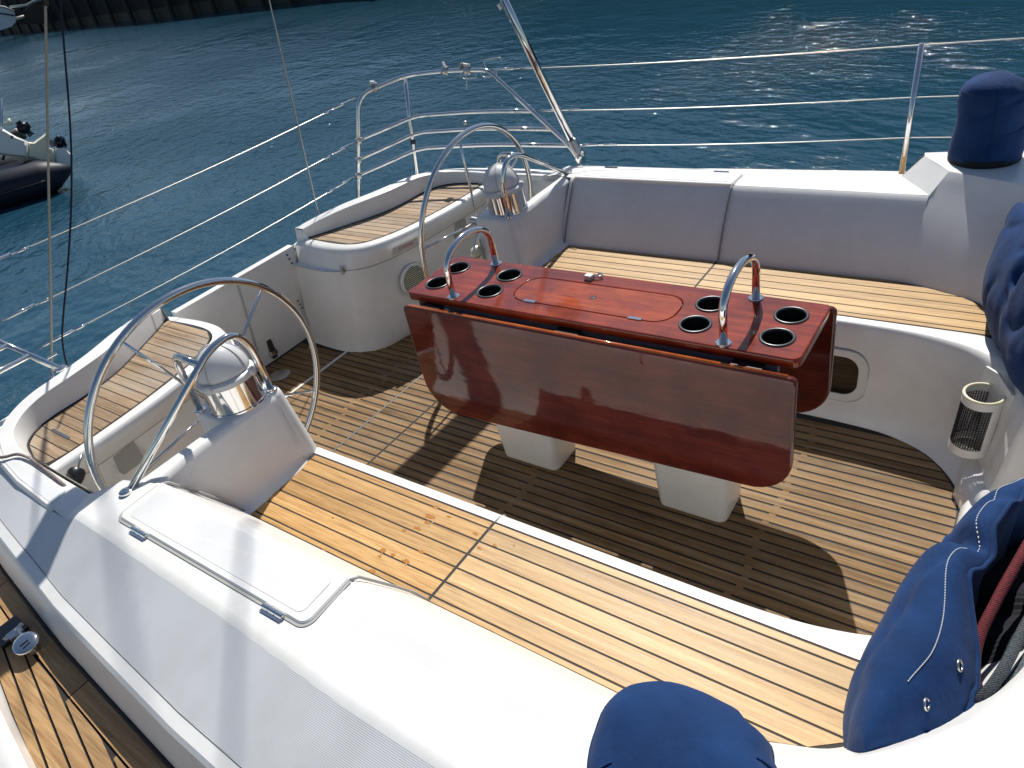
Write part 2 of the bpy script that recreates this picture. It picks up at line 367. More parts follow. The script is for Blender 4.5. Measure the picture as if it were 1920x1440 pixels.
for a, b in zip(seams[1:], seams[:-1]):
    x0, x1 = a + G, b - G; ax = max(abs(x0), abs(x1)); xm = (a + b) / 2
    if ax < .637:
        plank(sole, x0, x1, lambda x: ysole(abs(x)) + .006, cs(1.0745), -.02, 0, TSOLE)
        plank(sole, x0, x1, cs(1.0835), cs(1.309), -.02, 0, TSOLE)
        ends.append(a)
    if ax < .33: plank(sole, x0, x1, cs(1.318), cs(1.921), -.02, 0, TSOLE); plank(sole, x0, x1, cs(1.940), cs(2.30), -.02, 0, TSOLE)
    elif ax < .66: plank(sole, x0, x1, cs(1.318), lambda x: ybase(abs(x)) + .01, -.02, 0, TSOLE)
    elif ax < 1.3: plank(sole, x0, x1, cs(1.165), lambda x: ybase(abs(x)) + .01, -.02, .004, TSOLE)
br = []
for x in ends:
    for y0, sp in ((-.6, .04), (.33, .06), (1.50, .05)):
        y = y0 + random.uniform(-sp, sp) * .4
        br.append(box(x - G, x + G, y - .012, y + .012, -.02, -.0012))
tag(mk('lath_bridges', *merge(*br), TSOLE, sole, 0), kind='stuff')
mk('hatch_trim', *box(-.60, .60, 1.3095, 1.3165, -.02, .001), STEEL, sole, 0)
mk('hatch_trim', *box(-.32, .32, 1.9225, 1.9385, -.02, .0015), WHITEP, sole, 0)

# ------------------------------------------------------------------ hull and side decks
hv = []
ys_ = [-3.2, -2.4, -1.2, -.2, .6, 1.2, 1.7, 2.05, 2.2]
for s in (1, -1):
    rows = [[(toe(y) - .02 if y < 2.1 else toe(y) - .02, y, DZ - .02) for y in ys_], [(toe(y) + .03, y, .1) for y in ys_], [(toe(y) - .05, y, WZ - .3) for y in ys_]]
    V, F = loft(rows); hv.append(([(s * v[0], v[1], v[2]) for v in V], F))
hv.append(([(-1.5, 2.37, -.01), (1.5, 2.37, -.01), (1.5, 2.42, WZ - .3), (-1.5, 2.42, WZ - .3)], [(0, 1, 2, 3)]))
tag(mk('hull', *merge(*hv), GEL, None, 30), kind='structure')
for s in (1, -1):
    yy = [-3.2, -2.4, -1.2, -.6, 0, .4, .8, 1.2, 1.6, 2.0]
    rows = [[(deckin(y) - .02, y, DZ - .008) for y in yy], [(toe(y), y, DZ - .008) for y in yy]]
    V, F = loft(rows); dk = mk('side_deck', V, F, CAULK, None, 0, s); tag(dk, kind='structure')
    # toe rail
    rows = [[(toe(y) + dx, y, z) for y in yy] for dx, z in ((0.0, DZ - .02), (.006, DZ + .05), (.02, DZ + .062), (.055, DZ + .062), (.07, DZ + .05), (.075, DZ - .1))]
    mk('toe_rail', *loft(rows), GEL, dk, 40, s)
    # margin plank along the coaming, straight planks nibbed into it
    ym = list(np.linspace(-2.6, 2.0, 15))
    for i in range(0, 14, 2):
        a, b, c = ym[i:i + 3]
        rows = [[(deckin(y) - .015, y, DZ) for y in (a + .004, b, c)], [(deckin(y) + .062, y, DZ) for y in (a + .004, b, c)]]
        mk('margin_plank', *loft(rows), TDECK, dk, 0, s)
    dirx, diry = -.21, -.977                   # the straight planks run at an angle to the coaming
    px = np.array([.977, -.21])                # across
    for k in range(-12, 12):
        c0 = np.array([1.81, .80]) + px * (k * .046); sl = []
        for tt in np.arange(-1.7, 3.3, .03):
            b0 = c0 + np.array([.21, -.977]) * tt
            lo, hi = .0032, .0428
            for _ in range(3):
                ylo = b0[1] - .21 * lo; lo = max(.0032, (deckin(ylo) + .067 - b0[0]) / .977)
                yhi = b0[1] - .21 * hi; hi = min(.0428, (toe(yhi) - .004 - b0[0]) / .977)
            if hi - lo > .006 and -2.5 < b0[1] < 1.95: sl.append((tt, [tuple(b0 + px * lo), tuple(b0 + px * hi)]))
        if len(sl) < 4: continue
        cutp = .40 + .9 * ((k * 7) % 5) / 5; seg = []
        for tt, q in sl:
            if seg and tt > cutp:
                if len(seg) > 1: mk('deck_plank', *loft([[(x, y, DZ) for x, y in r] for r in seg]), TDECK, dk, 0, s)
                q2 = [(x + .0013, y - .006) for x, y in seg[-1]]; seg = [q2]; cutp += 1.7
            seg.append(q)
        if len(seg) > 1: mk('deck_plank', *loft([[(x, y, DZ) for x, y in r] for r in seg]), TDECK, dk, 0, s)
    if s > 0: continue
    for sx_, sy_ in ((1.915, .80),): mk('screw_head', *lathe([(.007, 0), (.006, .003)], (-sx_ - .02, sy_, DZ + .061), 10), STEEL, dk, 40)

# ------------------------------------------------------------------ coamings, benches
def hinge(parent, p, d, L=.075, r=.006, s=1):
    p = Vector(p); d = Vector(d).normalized(); parts = [tube([p - d * L / 2, p + d * L / 2], r, 8)]
    for k in (-.33, 0, .33): parts.append(tube([p + d * L * (k - .13), p + d * L * (k + .13)], r * 1.18, 8))
    n = d.cross(Vector((0, 0, 1))).normalized()
    a, b = p - d * L / 2, p + d * L / 2
    parts.append(([tuple(a - n * .014 - Vector((0, 0, .003))), tuple(b - n * .014 - Vector((0, 0, .003))), tuple(b + n * .014 - Vector((0, 0, .003))), tuple(a + n * .014 - Vector((0, 0, .003)))], [(0, 1, 2, 3)]))
    return mk('hinge', *merge(*parts), CHROME, parent, 40, s)

def coaming(s):
    lab = {1: 'white moulded coaming with backrest behind the far bench', -1: 'white nonskid coaming in the foreground beside the teak side deck'}[s]
    t = thing('cockpit_coaming', lab, 'coaming', (s * 1.4, 0, DZ))
    # backrest loft
    prof = ((0, .405), (.0, .43), (.06, .452), (.2, .50), (.5, .59), (.8, .675), (.91, .702), (.97, .716), (1.03, .7215))
    Ba = Bx[:4] + [(1.063, -.79)]; Ta = Tx[:4] + [(1.250, -.803)]
    mk('backrest', *loft([[(b[0] + (a[0] - b[0]) * f, b[1] + (a[1] - b[1]) * f, z) for b, a in zip(Ba, Ta)] for f, z in prof], 5), GEL, t, 60, s)
    prof = ((0, .405), (.0, .43), (.055, .452), (.16, .50), (.4, .595), (.62, .675), (.77, .7215), (.9, .77), (.965, .795), (1.0, .8045))
    Bf = Bx[5:]; Tf = Tx[5:]; rows = []
    for f, z in prof:
        body = catmull([np.array((b[0] + (a[0] - b[0]) * f, b[1] + (a[1] - b[1]) * f, z)) for b, a in zip(Bf, Tf)], 5)
        if z <= .7215: g = float(np.interp(z, [.43, .452, .50, .59, .675, .702, .716, .7215], [0, .06, .2, .5, .8, .91, .97, 1.03])); c0 = (1.063 + .187 * g - .0, -.79 - .013 * g, z)
        else: g = (z - .7215) / .083; c0 = (1.250 + .050 * g, -.803 - .051 * g, z)
        rows.append([np.array(c0)] + body[1:])
    mk('pod_face', *loft(rows), GEL, t, 60, s)
    # top and outer slope, straight part between helm and winch pod
    ya = [1.10, 1.05, .99, .86, .6, .2, -.2, -.5, -.70, -.80, -.86, -.95]
    dza = lambda y: -.040 * max(0, min(1, (y - .98) / .10))
    ti = fn([1.10, 1.0, .86, .3, -.3, -.7, -.80, -.86, -.95], [1.372, 1.300, 1.262, 1.262, 1.259, 1.254, 1.253, 1.32, 1.32])
    top = [[(x, y, z + dza(y)) for x, z in ((ti(y), .7215), (max(1.31, ti(y) + .005), .7225), (crease1(y) - .03, .7165), (crease1(y) - .012, .7158), (crease1(y) - .006, .7150), (crease1(y) + .004, .7120), (crease1(y) + .012, .7085))] for y in ya]; top = [list(q) for q in zip(*top)]
    mk('coaming_top', *loft(top), GEL, t, 60, s)
    if s < 0: mk('nonskid_panel', *loft([[(x if x else crease1(y) - .024, y, .7229 - max(0, (x if x else crease1(y) - .024) - 1.31) * .052) for y in ya[5:9]] for x in (1.285, 1.31, 0)]), SKID, t, 0, s)
    yb = [2.0, 1.7, 1.4, 1.2, 1.10, 1.05, .99, .86, .6, .2, -.2, -.6, -1.2, -2.6]
    zt = lambda y: .7085 + dza(y)
    sl_ = [[(crease1(y) + .012, y, zt(y)) for y in yb], [(crease2(y) - .004, y, min(CZ + .004, zt(y) - .02)) for y in yb]]
    mk('slope', *loft(sl_), SKID, t, 20, s)
    cz = lambda y: min(CZ + .004, zt(y) - .02)
    lw = [[(crease2(y) - .004, y, cz(y)) for y in yb], [(crease2(y) + .026, y, cz(y) - .009) for y in yb], [(crease2(y) + .036, y, cz(y) - .019) for y in yb], [(deckin(y) - .008, y, DZ + .04) for y in yb], [(deckin(y), y, DZ - .01) for y in yb]]
    mk('lower_edge', *loft(lw), GEL, t, 28, s)
    mk('crease_line', *tube([(crease2(y) - .004, y, cz(y) + .0006) for y in yb], .0013, 6), SEAM, t, 180, s)
    mk('deck_seal', *tube([(deckin(y) + .003, y, DZ + .001) for y in yb], .0055, 6), CAULK, t, 180, s)
    # locker lid set in the coaming top and backrest
    rr = rrect(1.250, 1.405, -.004, .8335, [.012, .028, .028, .012], 5)
    zlid = lambda x, y: .7265 - max(0, x - 1.31) * .05
    rr2 = [(max(x, 1.262), y) for x, y in offset(rr, .0065)]
    lid = mk('locker_lid', *prism(offset(rr, -.001), .70, lambda x, y: zlid(x, y) + .004, .004), GEL, t, 20, s)
    mk('lid_seal', *prism(rr2, .70, lambda x, y: zlid(x, y) - .0012), RUBBER, t, 0, s)
    ri = rrect(1.275, 1.385, .03, .80, .02, 4); mk('nonskid_panel', *prism(ri, .70, lambda x, y: zlid(x, y) + .0048), SKID, lid, 0, s)
    for yy in (.70, .105): hinge(lid, (1.411, yy, zlid(1.411, yy) + .002), (0.004, 1, 0), s=s)
    # moulded joint lines running down the backrest under both ends of the lid
    for yj in (-.004, .8335):
        rowp = [(1.256, yj, .7215), (1.235, yj, .7085), (1.2, yj, .655), (1.15, yj, .578), (1.105, yj, .503), (1.082, yj, .455), (1.071, yj, .433)]
        mk('joint_line', *tube([(x - .0015, y, z + .002) for x, y, z in rowp], .0042, 6), GROOVE if s < 0 else SEAM, t, 180, s)
    # winch pod and cabin edge forward
    tp = [(q[0], q[1]) for q in rows[-1]]
    poly = tp + [(.36, -2.6), (1.60, -2.6), (1.56, -1.4), (1.53, -.90), (1.50, -.735), (1.462, -.7405)]
    V = [(x, y, .8045) for x, y in poly]; mk('pod_top', V, [tuple(range(len(V)))], GEL, t, 0, s)
    # aft slope of the pod
    rowa = [(1.250, -.803, .7195), (1.34, -.742, .719), (1.455, -.66, .710)]; rowb = [(1.300, -.854, .8045), (1.38, -.80, .8045), (1.462, -.7405, .8045)]
    mk('pod_slope', *loft([rowa, rowb]), GEL, t, 30, s)
    ye = [-.66, -.742, -.95, -1.4, -2.6]
    mk('pod_side', *loft([[(crease1(y) + .012 + (0 if i else -.01), y, .70) for i, y in enumerate(ye)], [(1.455, -.66, .711), (1.50, -.737, .8045), (1.53, -.90, .8045), (1.56, -1.4, .8045), (1.60, -2.6, .8045)]]), GEL, t, 30, s)
    pin = [(1.08, -1.34), (1.0, -1.40), (.8, -1.46), (.6, -1.49), (.6, -2.4), (1.4, -2.4), (1.4, -1.3), (1.26, -1.2)]
    mk('nonskid_panel', *prism(pin, .79, .8056), SKID, t, 0, s)
    return t
for s in (1, -1): coaming(s)

def bench(s):
    lab = {1: 'golden teak bench seat along the far side behind the table', -1: 'golden teak bench seat in the foreground with orange stains'}[s]
    t = thing('bench_seat', lab, 'bench', (s * .85, 0, 0))
    rows = []
    for f, z in ((-.05, -.03), (0.02, .0), (.16, .016), (.38, .05), (.52, .12), (.74, .32), (.83, .378), (.90, .408), (.97, .423), (1.1, .4285)):
        rows.append([(a[0] + (b[0] - a[0]) * f, a[1] + (b[1] - a[1]) * f, z) for a, b in zip(Sx, Lx)])
    rows.append([(p[0] - .004, p[1] + .002, .4295) for p in Px]); rows.append([(p[0] + .002, p[1], .41) for p in Px])
    mk('moulding', *loft(rows, 4), GEL, t, 70, s)
    poly = [(x, y) for x, y in Px] + [(x, y) for x, y in reversed(Bx)]
    mk('seat_base', [(x, y, .4290) for x, y in poly], [tuple(range(len(poly)))], CAULK, t, 0, s)
    yB = fn([.735, .84, .93, .98, 1.012, 1.035, 1.06, 1.075], [-1.155, -1.127, -1.083, -1.033, -.953, -.888, -.80, -.68])
    edges = [.7445] + [.7716 + .0559 * i for i in range(6)] + [1.071]
    for a, b in zip(edges[:-1], edges[1:]):
        x0, x1 = a + .0031, b - .0031
        if x1 - x0 < .01: continue
        for lo, hi in ((lambda x: yB(x) + .004, cs(-.005)), (cs(.005), cs(.828))):
            V, F = [], None
            pts = [(x0, lo(x0)), (x1, lo(x1)), (x1, hi(x1)), (x0, hi(x0))]
            V = [(x, y, .41) for x, y in pts] + [(x, y, .4305) for x, y in pts]
            mk('plank', V, [(4, 5, 6, 7), (0, 1, 5, 4), (1, 2, 6, 5), (2, 3, 7, 6), (3, 0, 4, 7)], TBEN2 if s < 0 and hi(x0) > .1 else TBEN, t, 0, s)
    mk('joint_line', *tube([(.745, 0, .430), (.715, 0, .428), (.695, 0, .415), (.684, 0, .38)], .0035, 6), GROOVE, t, 180, s)
    if s > 0:      # port light let into the far bench front
        def wx(y, z): return float(np.interp(z, [0, .05, .12, .32, .378], [.636, .661, .671, .6865, .693]))
        mp = lambda y, z, w_: (wx(y, z) - w_, y, z)
        o = rrect(-.755, -.40, .085, .315, .075, 7); i = rrect(-.722, -.43, .115, .285, .055, 7)
        fr = plate('port_light_frame', o, [i], .001, .009, WHITEP, t, .002, mp)
        plate('pane', i, [], -.002, .004, m_plain('dark_glass', (.012, .011, .01), .05), fr, .001, mp)
        mk('frame_line', *tube([mp(y, z, .0015) for y, z in offset(o, .003)], .0022, 6, True), SEAM, fr, 180)
        for yy, zz in ((-.60, .262), (-.598, .135)): mk('clip', *lathe([(.011, 0), (.011, .004), (.008, .006)], (wx(yy, zz) - .004, yy, zz), 14, (-1, 0, 0)), STEEL, fr, 40)
    else:
        st = NT('wet_stain'); st.set(Base_Color=(.40, .17, .032, 1), Roughness=.25); rnd = random.Random(5)
        spots = [((817, 951), .012), ((806, 968), .017), ((800, 980), .012), ((783, 991), .012), ((758, 995), .008), ((842, 969), .008), ((892, 1001), .010), ((900, 1028), .009), ((928, 1023), .009), ((965, 1023), .006),
                 ((718, 1032), .012), ((737, 1040), .009), ((762, 1053), .013), ((712, 1043), .007), ((790, 1035), .010), ((680, 1078), .019), ((699, 1071), .012), ((575, 1029), .011), ((608, 1032), .008), ((552, 1018), .009), ((523, 1002), .008), ((624, 971), .006)]
        for (u, v), r in spots:
            d = cf + cr * ((u - 960) / 1346.29) - cu_ * ((v - 720) / 1346.29); k = (.4305 - CAM.z) / d.z; p = CAM + d * k
            n = 11; ph = rnd.random() * 6; V = [(p.x, p.y, .4317)] + [(p.x + r * (.55 + .6 * rnd.random()) * math.cos(ph + 6.283 * q / n) * .7, p.y + r * 1.25 * (.55 + .6 * rnd.random()) * math.sin(ph + 6.283 * q / n), .4309) for q in range(n)]
            mk('stain', V, [(0, 1 + q, 1 + (q + 1) % n) for q in range(n)], st.m, t, 180)
        for u, v in ((817, 952), (811, 980), (805, 986), (715, 1039), (761, 1059)):
            d = cf + cr * ((u - 960) / 1346.29) - cu_ * ((v - 720) / 1346.29); p = CAM + d * ((.4305 - CAM.z) / d.z)
            mk('water_drop', *lathe([(.0032, 0), (.003, .001), (.0015, .0021)], (p.x, p.y, .431), 8), m_plain('drop', (.9, .9, .9), .03, 0, Transmission_Weight=.6), t, 180)
    return t
for s in (1, -1): bench(s)

# step at the companionway
st = thing('companionway_step', 'white step with teak inlay at the right edge of the cockpit floor', 'step', (0, -1.3, 0))
rows = [[(x, -1.152 - f * .05 + (.03 if abs(x) > .33 else 0) - (.0 if abs(x) < .3 else (abs(x) - .3) * -.02), z) for x in (-.5, -.36, -.3, 0, .3, .36, .5)] for f, z in ((0, -.02), (.06, .03), (.35, .085), (1.0, .10))]
rows.append([(x, -1.75, .10) for x in (-.5, -.36, -.3, 0, .3, .36, .5)])
mk('moulding', *loft(rows), GEL, st, 60)
for i in range(15): mk('plank', *box(-.33 + i * .0443 + .003, -.33 + (i + 1) * .0443 - .003, -1.7, -1.262, .09, .104), TSOLE, st, 0)
mk('inlay_base', *prism(rrect(-.34, .345, -1.71, -1.252, .03, 4), .09, .1015), CAULK, st, 0)

# ------------------------------------------------------------------ helm pedestals with binnacles
def rsec(x0, x1, y0, y1, r, z, n=5): return [(x, y, z) for x, y in rrect(x0, x1, y0, y1, r, n)]
def pedestal(s):
    lab = {1: 'white helm pedestal with dome compass behind the table, port side', -1: 'white helm pedestal with dome compass inside the nearest steering wheel'}[s]
    t = thing('helm_pedestal', lab, 'helm pedestal', (s * .85, 1.0, 0))
    V, F = loft([rsec(.615, 1.02, .79, 1.19, .05, -.01), rsec(.66, 1.0, .80, 1.175, .05, .06), rsec(.70, .975, .842, 1.14, .05, .43), rsec(.722, .963, .884, 1.115, .035, .690), rsec(.725, .960, .888, 1.111, .033, .704), rsec(.733, .953, .896, 1.104, .026, .7125), rsec(.75, .936, .913, 1.087, .018, .714)], 0, True)
    F.append(tuple(range(6 * 24, 7 * 24))); mk('block', V, F, GEL, t, 60, s)
    secs = []
    for x in (.742, .77, .80, .86, .955, 1.0, 1.08, 1.15, 1.22, 1.26, 1.29, 1.36):
        e = max(0, (x - 1.15)) * .12; u = .0035 if x < .96 else 0; k = max(0, min(1, (x - .735) / .10)); k = k * k * (3 - 2 * k)
        cv = lambda y: .853 + (y - .853) * k
        secs.append([(x, y - .0012 + (.02 if x < .75 else 0), z - u) for y, z in ((cv(.790) - e, .41), (cv(.812) - e, .4325), (cv(.833) - e, .441), (cv(.847) - e, .463), (.854 - e, .50), (.882 - e, .69), (.886 - e, .703), (.902, .7165), (.932, .7165), (.946, .706), (.965, .43), (.98, -.01))])
    mk('arm', *loft(secs), GEL, t, 60, s)
    # binnacle: polished cylinder and dome, leaning a little towards the helmsman
    ax = (-.02 * s, .07, 1); c = (s * .848, .985, .708)
    mk('binnacle_cylinder', *lathe([(.102, 0), (.102, .006), (.0965, .008), (.0965, .10), (.0965, .102)], c, 40, ax), CHROME, t, 40)
    mk('binnacle_collar', *lathe([(.098, .098), (.1005, .104), (.1005, .116), (.094, .122), (.089, .124)], c, 40, ax), DOME, t, 40)
    dp = [(.0895 * math.cos(R(a)), .128 + .105 * math.sin(R(a))) for a in range(0, 90, 6)] + [(.004, .233)]
    dm = mk('dome', *lathe(dp, c, 40, ax), DOME, t, 180)
    A = Vector(ax).normalized(); U = Vector((1, 0, 0)); U = (U - A * U.dot(A)).normalized(); W = A.cross(U)
    for ph in (25, 115, 155):       # ribs moulded in the dome
        d = U * math.cos(R(ph)) + W * math.sin(R(ph)); P = [Vector(c) + A * (.128 + .1055 * math.sin(R(a))) + d * (.090 * math.cos(R(a))) for a in range(2, 179, 8)]
        mk('dome_rib', *tube(P, .0028, 6), GROOVE if ph != 155 else DOME, dm, 180)
    for ph in (-60, 30, 200):
        d = U * math.cos(R(ph)) + W * math.sin(R(ph)); p = Vector(c) + A * .112 + d * .099
        mk('collar_lug', *lathe([(.016, -.008), (.016, .006), (.011, .010)], tuple(p), 12, tuple(d)), WHITEP if ph == 30 else DOME, t, 40)
    # guard rail
    g1 = fillet([(.755, .913, .712), (.757, .913, .90), (.80, .905, .982), (.90, .905, .975), (1.329, .913, .712)], [0, .06, .06, .06, 0])
    mk('guard_rail', *tube(g1, .0125, 12), CHROME, t, 180, s)
    g2 = fillet([(.946, 1.076, .712), (.946, 1.064, .955), (.95, .912, .948)], [0, .055, 0]); mk('guard_rail', *tube(g2, .0125, 12), CHROME, t, 180, s)
    for p in ((.755, .913), (.946, 1.076)): mk('rail_foot', *lathe([(.021, 0), (.021, .005), (.016, .008)], (s * p[0], p[1], .7135), 20), CHROME, t, 40)
    mk('rail_foot', *lathe([(.02, 0), (.02, .008), (.013, .012)], (s * 1.329, .913, .7205), 20), CHROME, t, 40)
    if s > 0:     # oval shift knob standing on the inboard side of the far pedestal
        mk('throttle_pod', *lathe([(.004, -.045), (.022, -.036), (.03, -.012), (.031, .004)], (.672, 1.10, .548), 20, (-.55, -.45, .55)), CHROME, t, 180)
        mk('throttle_knob', *lathe([(.029, .004), (.026, .012), (.012, .019), (.003, .02)], (.672, 1.10, .548), 20, (-.55, -.45, .55)), CREAM, t, 180)
        mk('throttle_bracket', *box(.685, .70, 1.075, 1.09, .44, .61), STEEL, t, 0)
    return t
for s in (1, -1): pedestal(s)

# ------------------------------------------------------------------ steering wheels
def wheel(s, spokes):
    lab = {1: 'stainless steering wheel beyond the table, far helm', -1: 'large stainless steering wheel nearest the camera, left'}[s]
    c = Vector((s * .84, 1.1694, .6315)); t = thing('steering_wheel', lab, 'steering wheel', tuple(c), 'steering wheels')
    e1 = Vector((1, 0, 0)); e2 = Vector((0, math.sin(-.0968), math.cos(-.0968))); n = e1.cross(e2)
    P = [c + (e1 * math.cos(a) + e2 * math.sin(a)) * .4735 for a in np.linspace(0, 2 * math.pi, 96, endpoint=False)]
    mk('rim', *tube(P, .0135, 14, True), CHROME, t, 180)
    for a in spokes:
        d = e1 * math.cos(R(a)) + e2 * math.sin(R(a)); mk('spoke', *tube([c + d * .03 - n * .02, c + d * .20 - n * .012, c + d * .4735], .0062, 8), CHROME, t, 180)
    mk('hub', *lathe([(.055, -.03), (.055, -.012), (.045, .0), (.02, .012), (.004, .014)], tuple(c), 28, tuple(-n)), CHROME, t, 40)
    mk('axle', *lathe([(.02, -.06), (.02, .05)], tuple(c), 16, tuple(n)), STEEL, t, 40)
wheel(-1, (116, 44, -28, -100, 188)); wheel(1, (100, 28, 172, -44, -116))

# ------------------------------------------------------------------ stern quarter seats
LIP = [(.41, 2.14), (.39, 1.95), (.395, 1.80), (.43, 1.69), (.50, 1.62), (.66, 1.55), (.94, 1.497), (1.2, 1.478), (1.40, 1.478)]
BAS = [(.336, 2.26), (.321, 2.05), (.324, 1.917), (.353, 1.809), (.43, 1.715), (.594, 1.663), (.9, 1.645), (1.2, 1.635), (1.40, 1.63)]
PLK = [(.465, 2.125), (.452, 1.93), (.457, 1.80), (.487, 1.72), (.545, 1.67), (.685, 1.605), (.95, 1.552), (1.2, 1.53), (1.40, 1.53)]
SBK = [(.462, 2.125), (.56, 2.062), (.68, 1.992), (.86, 1.898), (1.02, 1.862), (1.15, 1.855), (1.245, 1.825), (1.305, 1.765), (1.335, 1.668), (1.345, 1.57), (1.35, 1.45), (1.352, 1.2), (1.352, .95)]
WIN = [(.459, 2.133), (.564, 2.071), (.684, 2.001), (.863, 1.907), (1.021, 1.871), (1.154, 1.864), (1.252, 1.834), (1.317, 1.772), (1.352, 1.675), (1.364, 1.57), (1.37, 1.45), (1.373, 1.2), (1.373, .95)]
WOU = [(.459, 2.205), (.60, 2.14), (.73, 2.075), (.895, 1.990), (1.04, 1.952), (1.17, 1.938), (1.275, 1.898), (1.35, 1.82), (1.395, 1.71), (1.425, 1.6), (1.44, 1.47), (1.462, 1.2), (1.468, .95)]
WZT = [.680, .703, .719, .728, .727, .719, .706, .697, .690, .685, .681, .681, .681]
def stern_seat(s):
    lab = {1: 'teak-topped stern seat with moulded locker at the far quarter', -1: 'teak-topped stern seat behind the near steering wheel, left'}[s]
    t = thing('quarter_bench', lab, 'bench', (s * .9, 1.8, 0))
    mixp = lambda A, B, f, z: [(a[0] + (b[0] - a[0]) * f, a[1] + (b[1] - a[1]) * f, z) for a, b in zip(A, B)]
    rows = [mixp(BAS, LIP, -.18, -.01), mixp(BAS, LIP, -.02, .012), mixp(BAS, LIP, .10, .05), mixp(BAS, LIP, .2, .2), mixp(BAS, LIP, .42, .42), mixp(BAS, LIP, .60, .503), mixp(BAS, LIP, .25, .505)]
    mk('locker', *loft(rows, 5), GEL, t, 50, s)
    rows = [mixp(BAS, LIP, .25, .5075), mixp(BAS, LIP, .625, .508), mixp(BAS, LIP, .65, .511), mixp(BAS, LIP, .86, .56), mixp(BAS, LIP, .98, .592), mixp(LIP, PLK, .12, .612), mixp(LIP, PLK, .40, .621), mixp(LIP, PLK, .92, .6225), mixp(LIP, PLK, 1.0, .613)]
    ld = mk('locker_lid', *loft(rows, 5), GEL, t, 60, s)
    mk('lid_seam', *tube(catmull([np.array(p) for p in mixp(BAS, LIP, .608, .5058)], 5), .0019, 6), SEAM, ld, 180, s)
    poly = [(x, y) for x, y in PLK[:-1]] + [(1.33, 1.53)] + [(x, y) for x, y in reversed(SBK[:10])]
    mk('seat_base', [(x, y, .6221) for x, y in poly], [tuple(range(len(poly)))], CAULK, t, 0, s)
    # short planks running fore and aft
    fx = fn([p[0] for p in PLK[2:]], [p[1] for p in PLK[2:]]); bx_ = fn([p[0] for p in SBK[:9]], [p[1] for p in SBK[:9]])
    x = .462; k = 0
    while x < 1.325:
        x0, x1 = x + .0022, min(x + FP, 1.338) - .0022
        tip = lambda q: max(0, q - 1.26) ** 1.6 * 1.2
        ya = lambda q: fx(q) + .004 + tip(q); yb = lambda q: bx_(q) - .006 - tip(q)
        if yb(x1) - ya(x1) > .03:
            V = [(q, y, z) for z in (.61, .6235) for q, y in ((x0, ya(x0)), (x1, ya(x1)), (x1, yb(x1)), (x0, yb(x0)))]
            mk('plank', V, [(4, 5, 6, 7), (0, 1, 5, 4), (1, 2, 6, 5), (2, 3, 7, 6), (3, 0, 4, 7)], TSTERN, t, 0, s)
        x += FP; k += 1
    mk('seat_edging', *tube(catmull([np.array((p[0], p[1] - .001, .6235)) for p in SBK[:10]], 4), .0045, 6), CAULK, t, 180, s)
    # quarter wall round the back of the seat
    up = lambda A, B, f, z: [(a[0] + (b[0] - a[0]) * f, a[1] + (b[1] - a[1]) * f, z(i) if callable(z) else z) for i, (a, b) in enumerate(zip(A, B))]
    zr = lambda d: (lambda i: WZT[i] - d)
    rows = [up(SBK, WIN, -.02, lambda i: .605 if i < 10 else .3), up(SBK, WIN, .05, .628), up(SBK, WIN, .85, zr(.008)), up(SBK, WIN, .97, zr(.002)), up(WIN, WOU, .05, zr(.0)), up(WIN, WOU, .9, zr(0)), up(WIN, WOU, 1.0, zr(.005)), up(WIN, WOU, 1.06, zr(.02))]
    mk('quarter_wall', *loft(rows, 4), GEL, t, 28, s)
    out = WOU[:9]
    mk('quarter_ledge', *loft([[(x, y, WZT[i] - .03) for i, (x, y) in enumerate(WOU[1:10], 1)], [(x + .02, y + .015, .60) for x, y in WOU[1:10]], [(x + (.19 if i > 2 else .08), y + (.22 if i < 8 else .08), .585) for i, (x, y) in enumerate(WOU[1:10], 1)], [(x + (.20 if i > 2 else .09), y + (.23 if i < 8 else .09), .5) for i, (x, y) in enumerate(WOU[1:10], 1)]], 3), GEL, t, 50, s)
    mk('quarter_shell', *loft([[(x + .003, y + .004, WZT[i] - .012) for i, (x, y) in enumerate(out)], [(x + .05, y + .12, .1) for x, y in out], [(x + .03, y + .10, WZ - .2) for x, y in out]], 3), GEL, t, 60, s)
    mk('wall_end', [(.455, 2.10, .60), (.455, 2.215, .60), (.455, 2.197, .675), (.455, 2.118, .675), (.40, 2.30, 0), (.36, 2.16, 0), (.41, 2.13, .60), (.41, 2.2, .6)], [(0, 1, 2, 3), (0, 6, 7, 1), (6, 5, 4, 7)], GEL, t, 30, s)
    # helm footwell side
    rows = [[(1.352, y, .66) for y in (.93, 1.2, 1.5, 1.7)], [(1.345, y, .62) for y in (.93, 1.2, 1.5, 1.7)], [(1.30, y, -.01) for y in (.93, 1.2, 1.5, 1.7)]]
    mk('footwell_side', *loft(rows), GEL, t, 40, s)
    # raised pad on the quarter deck
    pad = [(1.392, 1.20), (1.44, 1.15), (1.475, 1.17), (1.462, 1.45), (1.43, 1.70), (1.39, 1.86), (1.375, 1.80), (1.385, 1.5)]
    pz = mk('quarter_pad', *prism(pad, .64, lambda x, y: .6845 - max(0, x - 1.43) * .15, .008), GEL, t, 20, s)
    mk('nonskid_panel', *prism(offset(pad, -.018), .64, lambda x, y: .6855 - max(0, x - 1.43) * .15), SKID, pz, 0, s)
    # drain recess in the locker front
    mk('recess', *box(1.045, 1.14, 1.545, 1.66, .405, .508), m_plain('recess_grey', (.33, .32, .29), .6), t, 0, s)
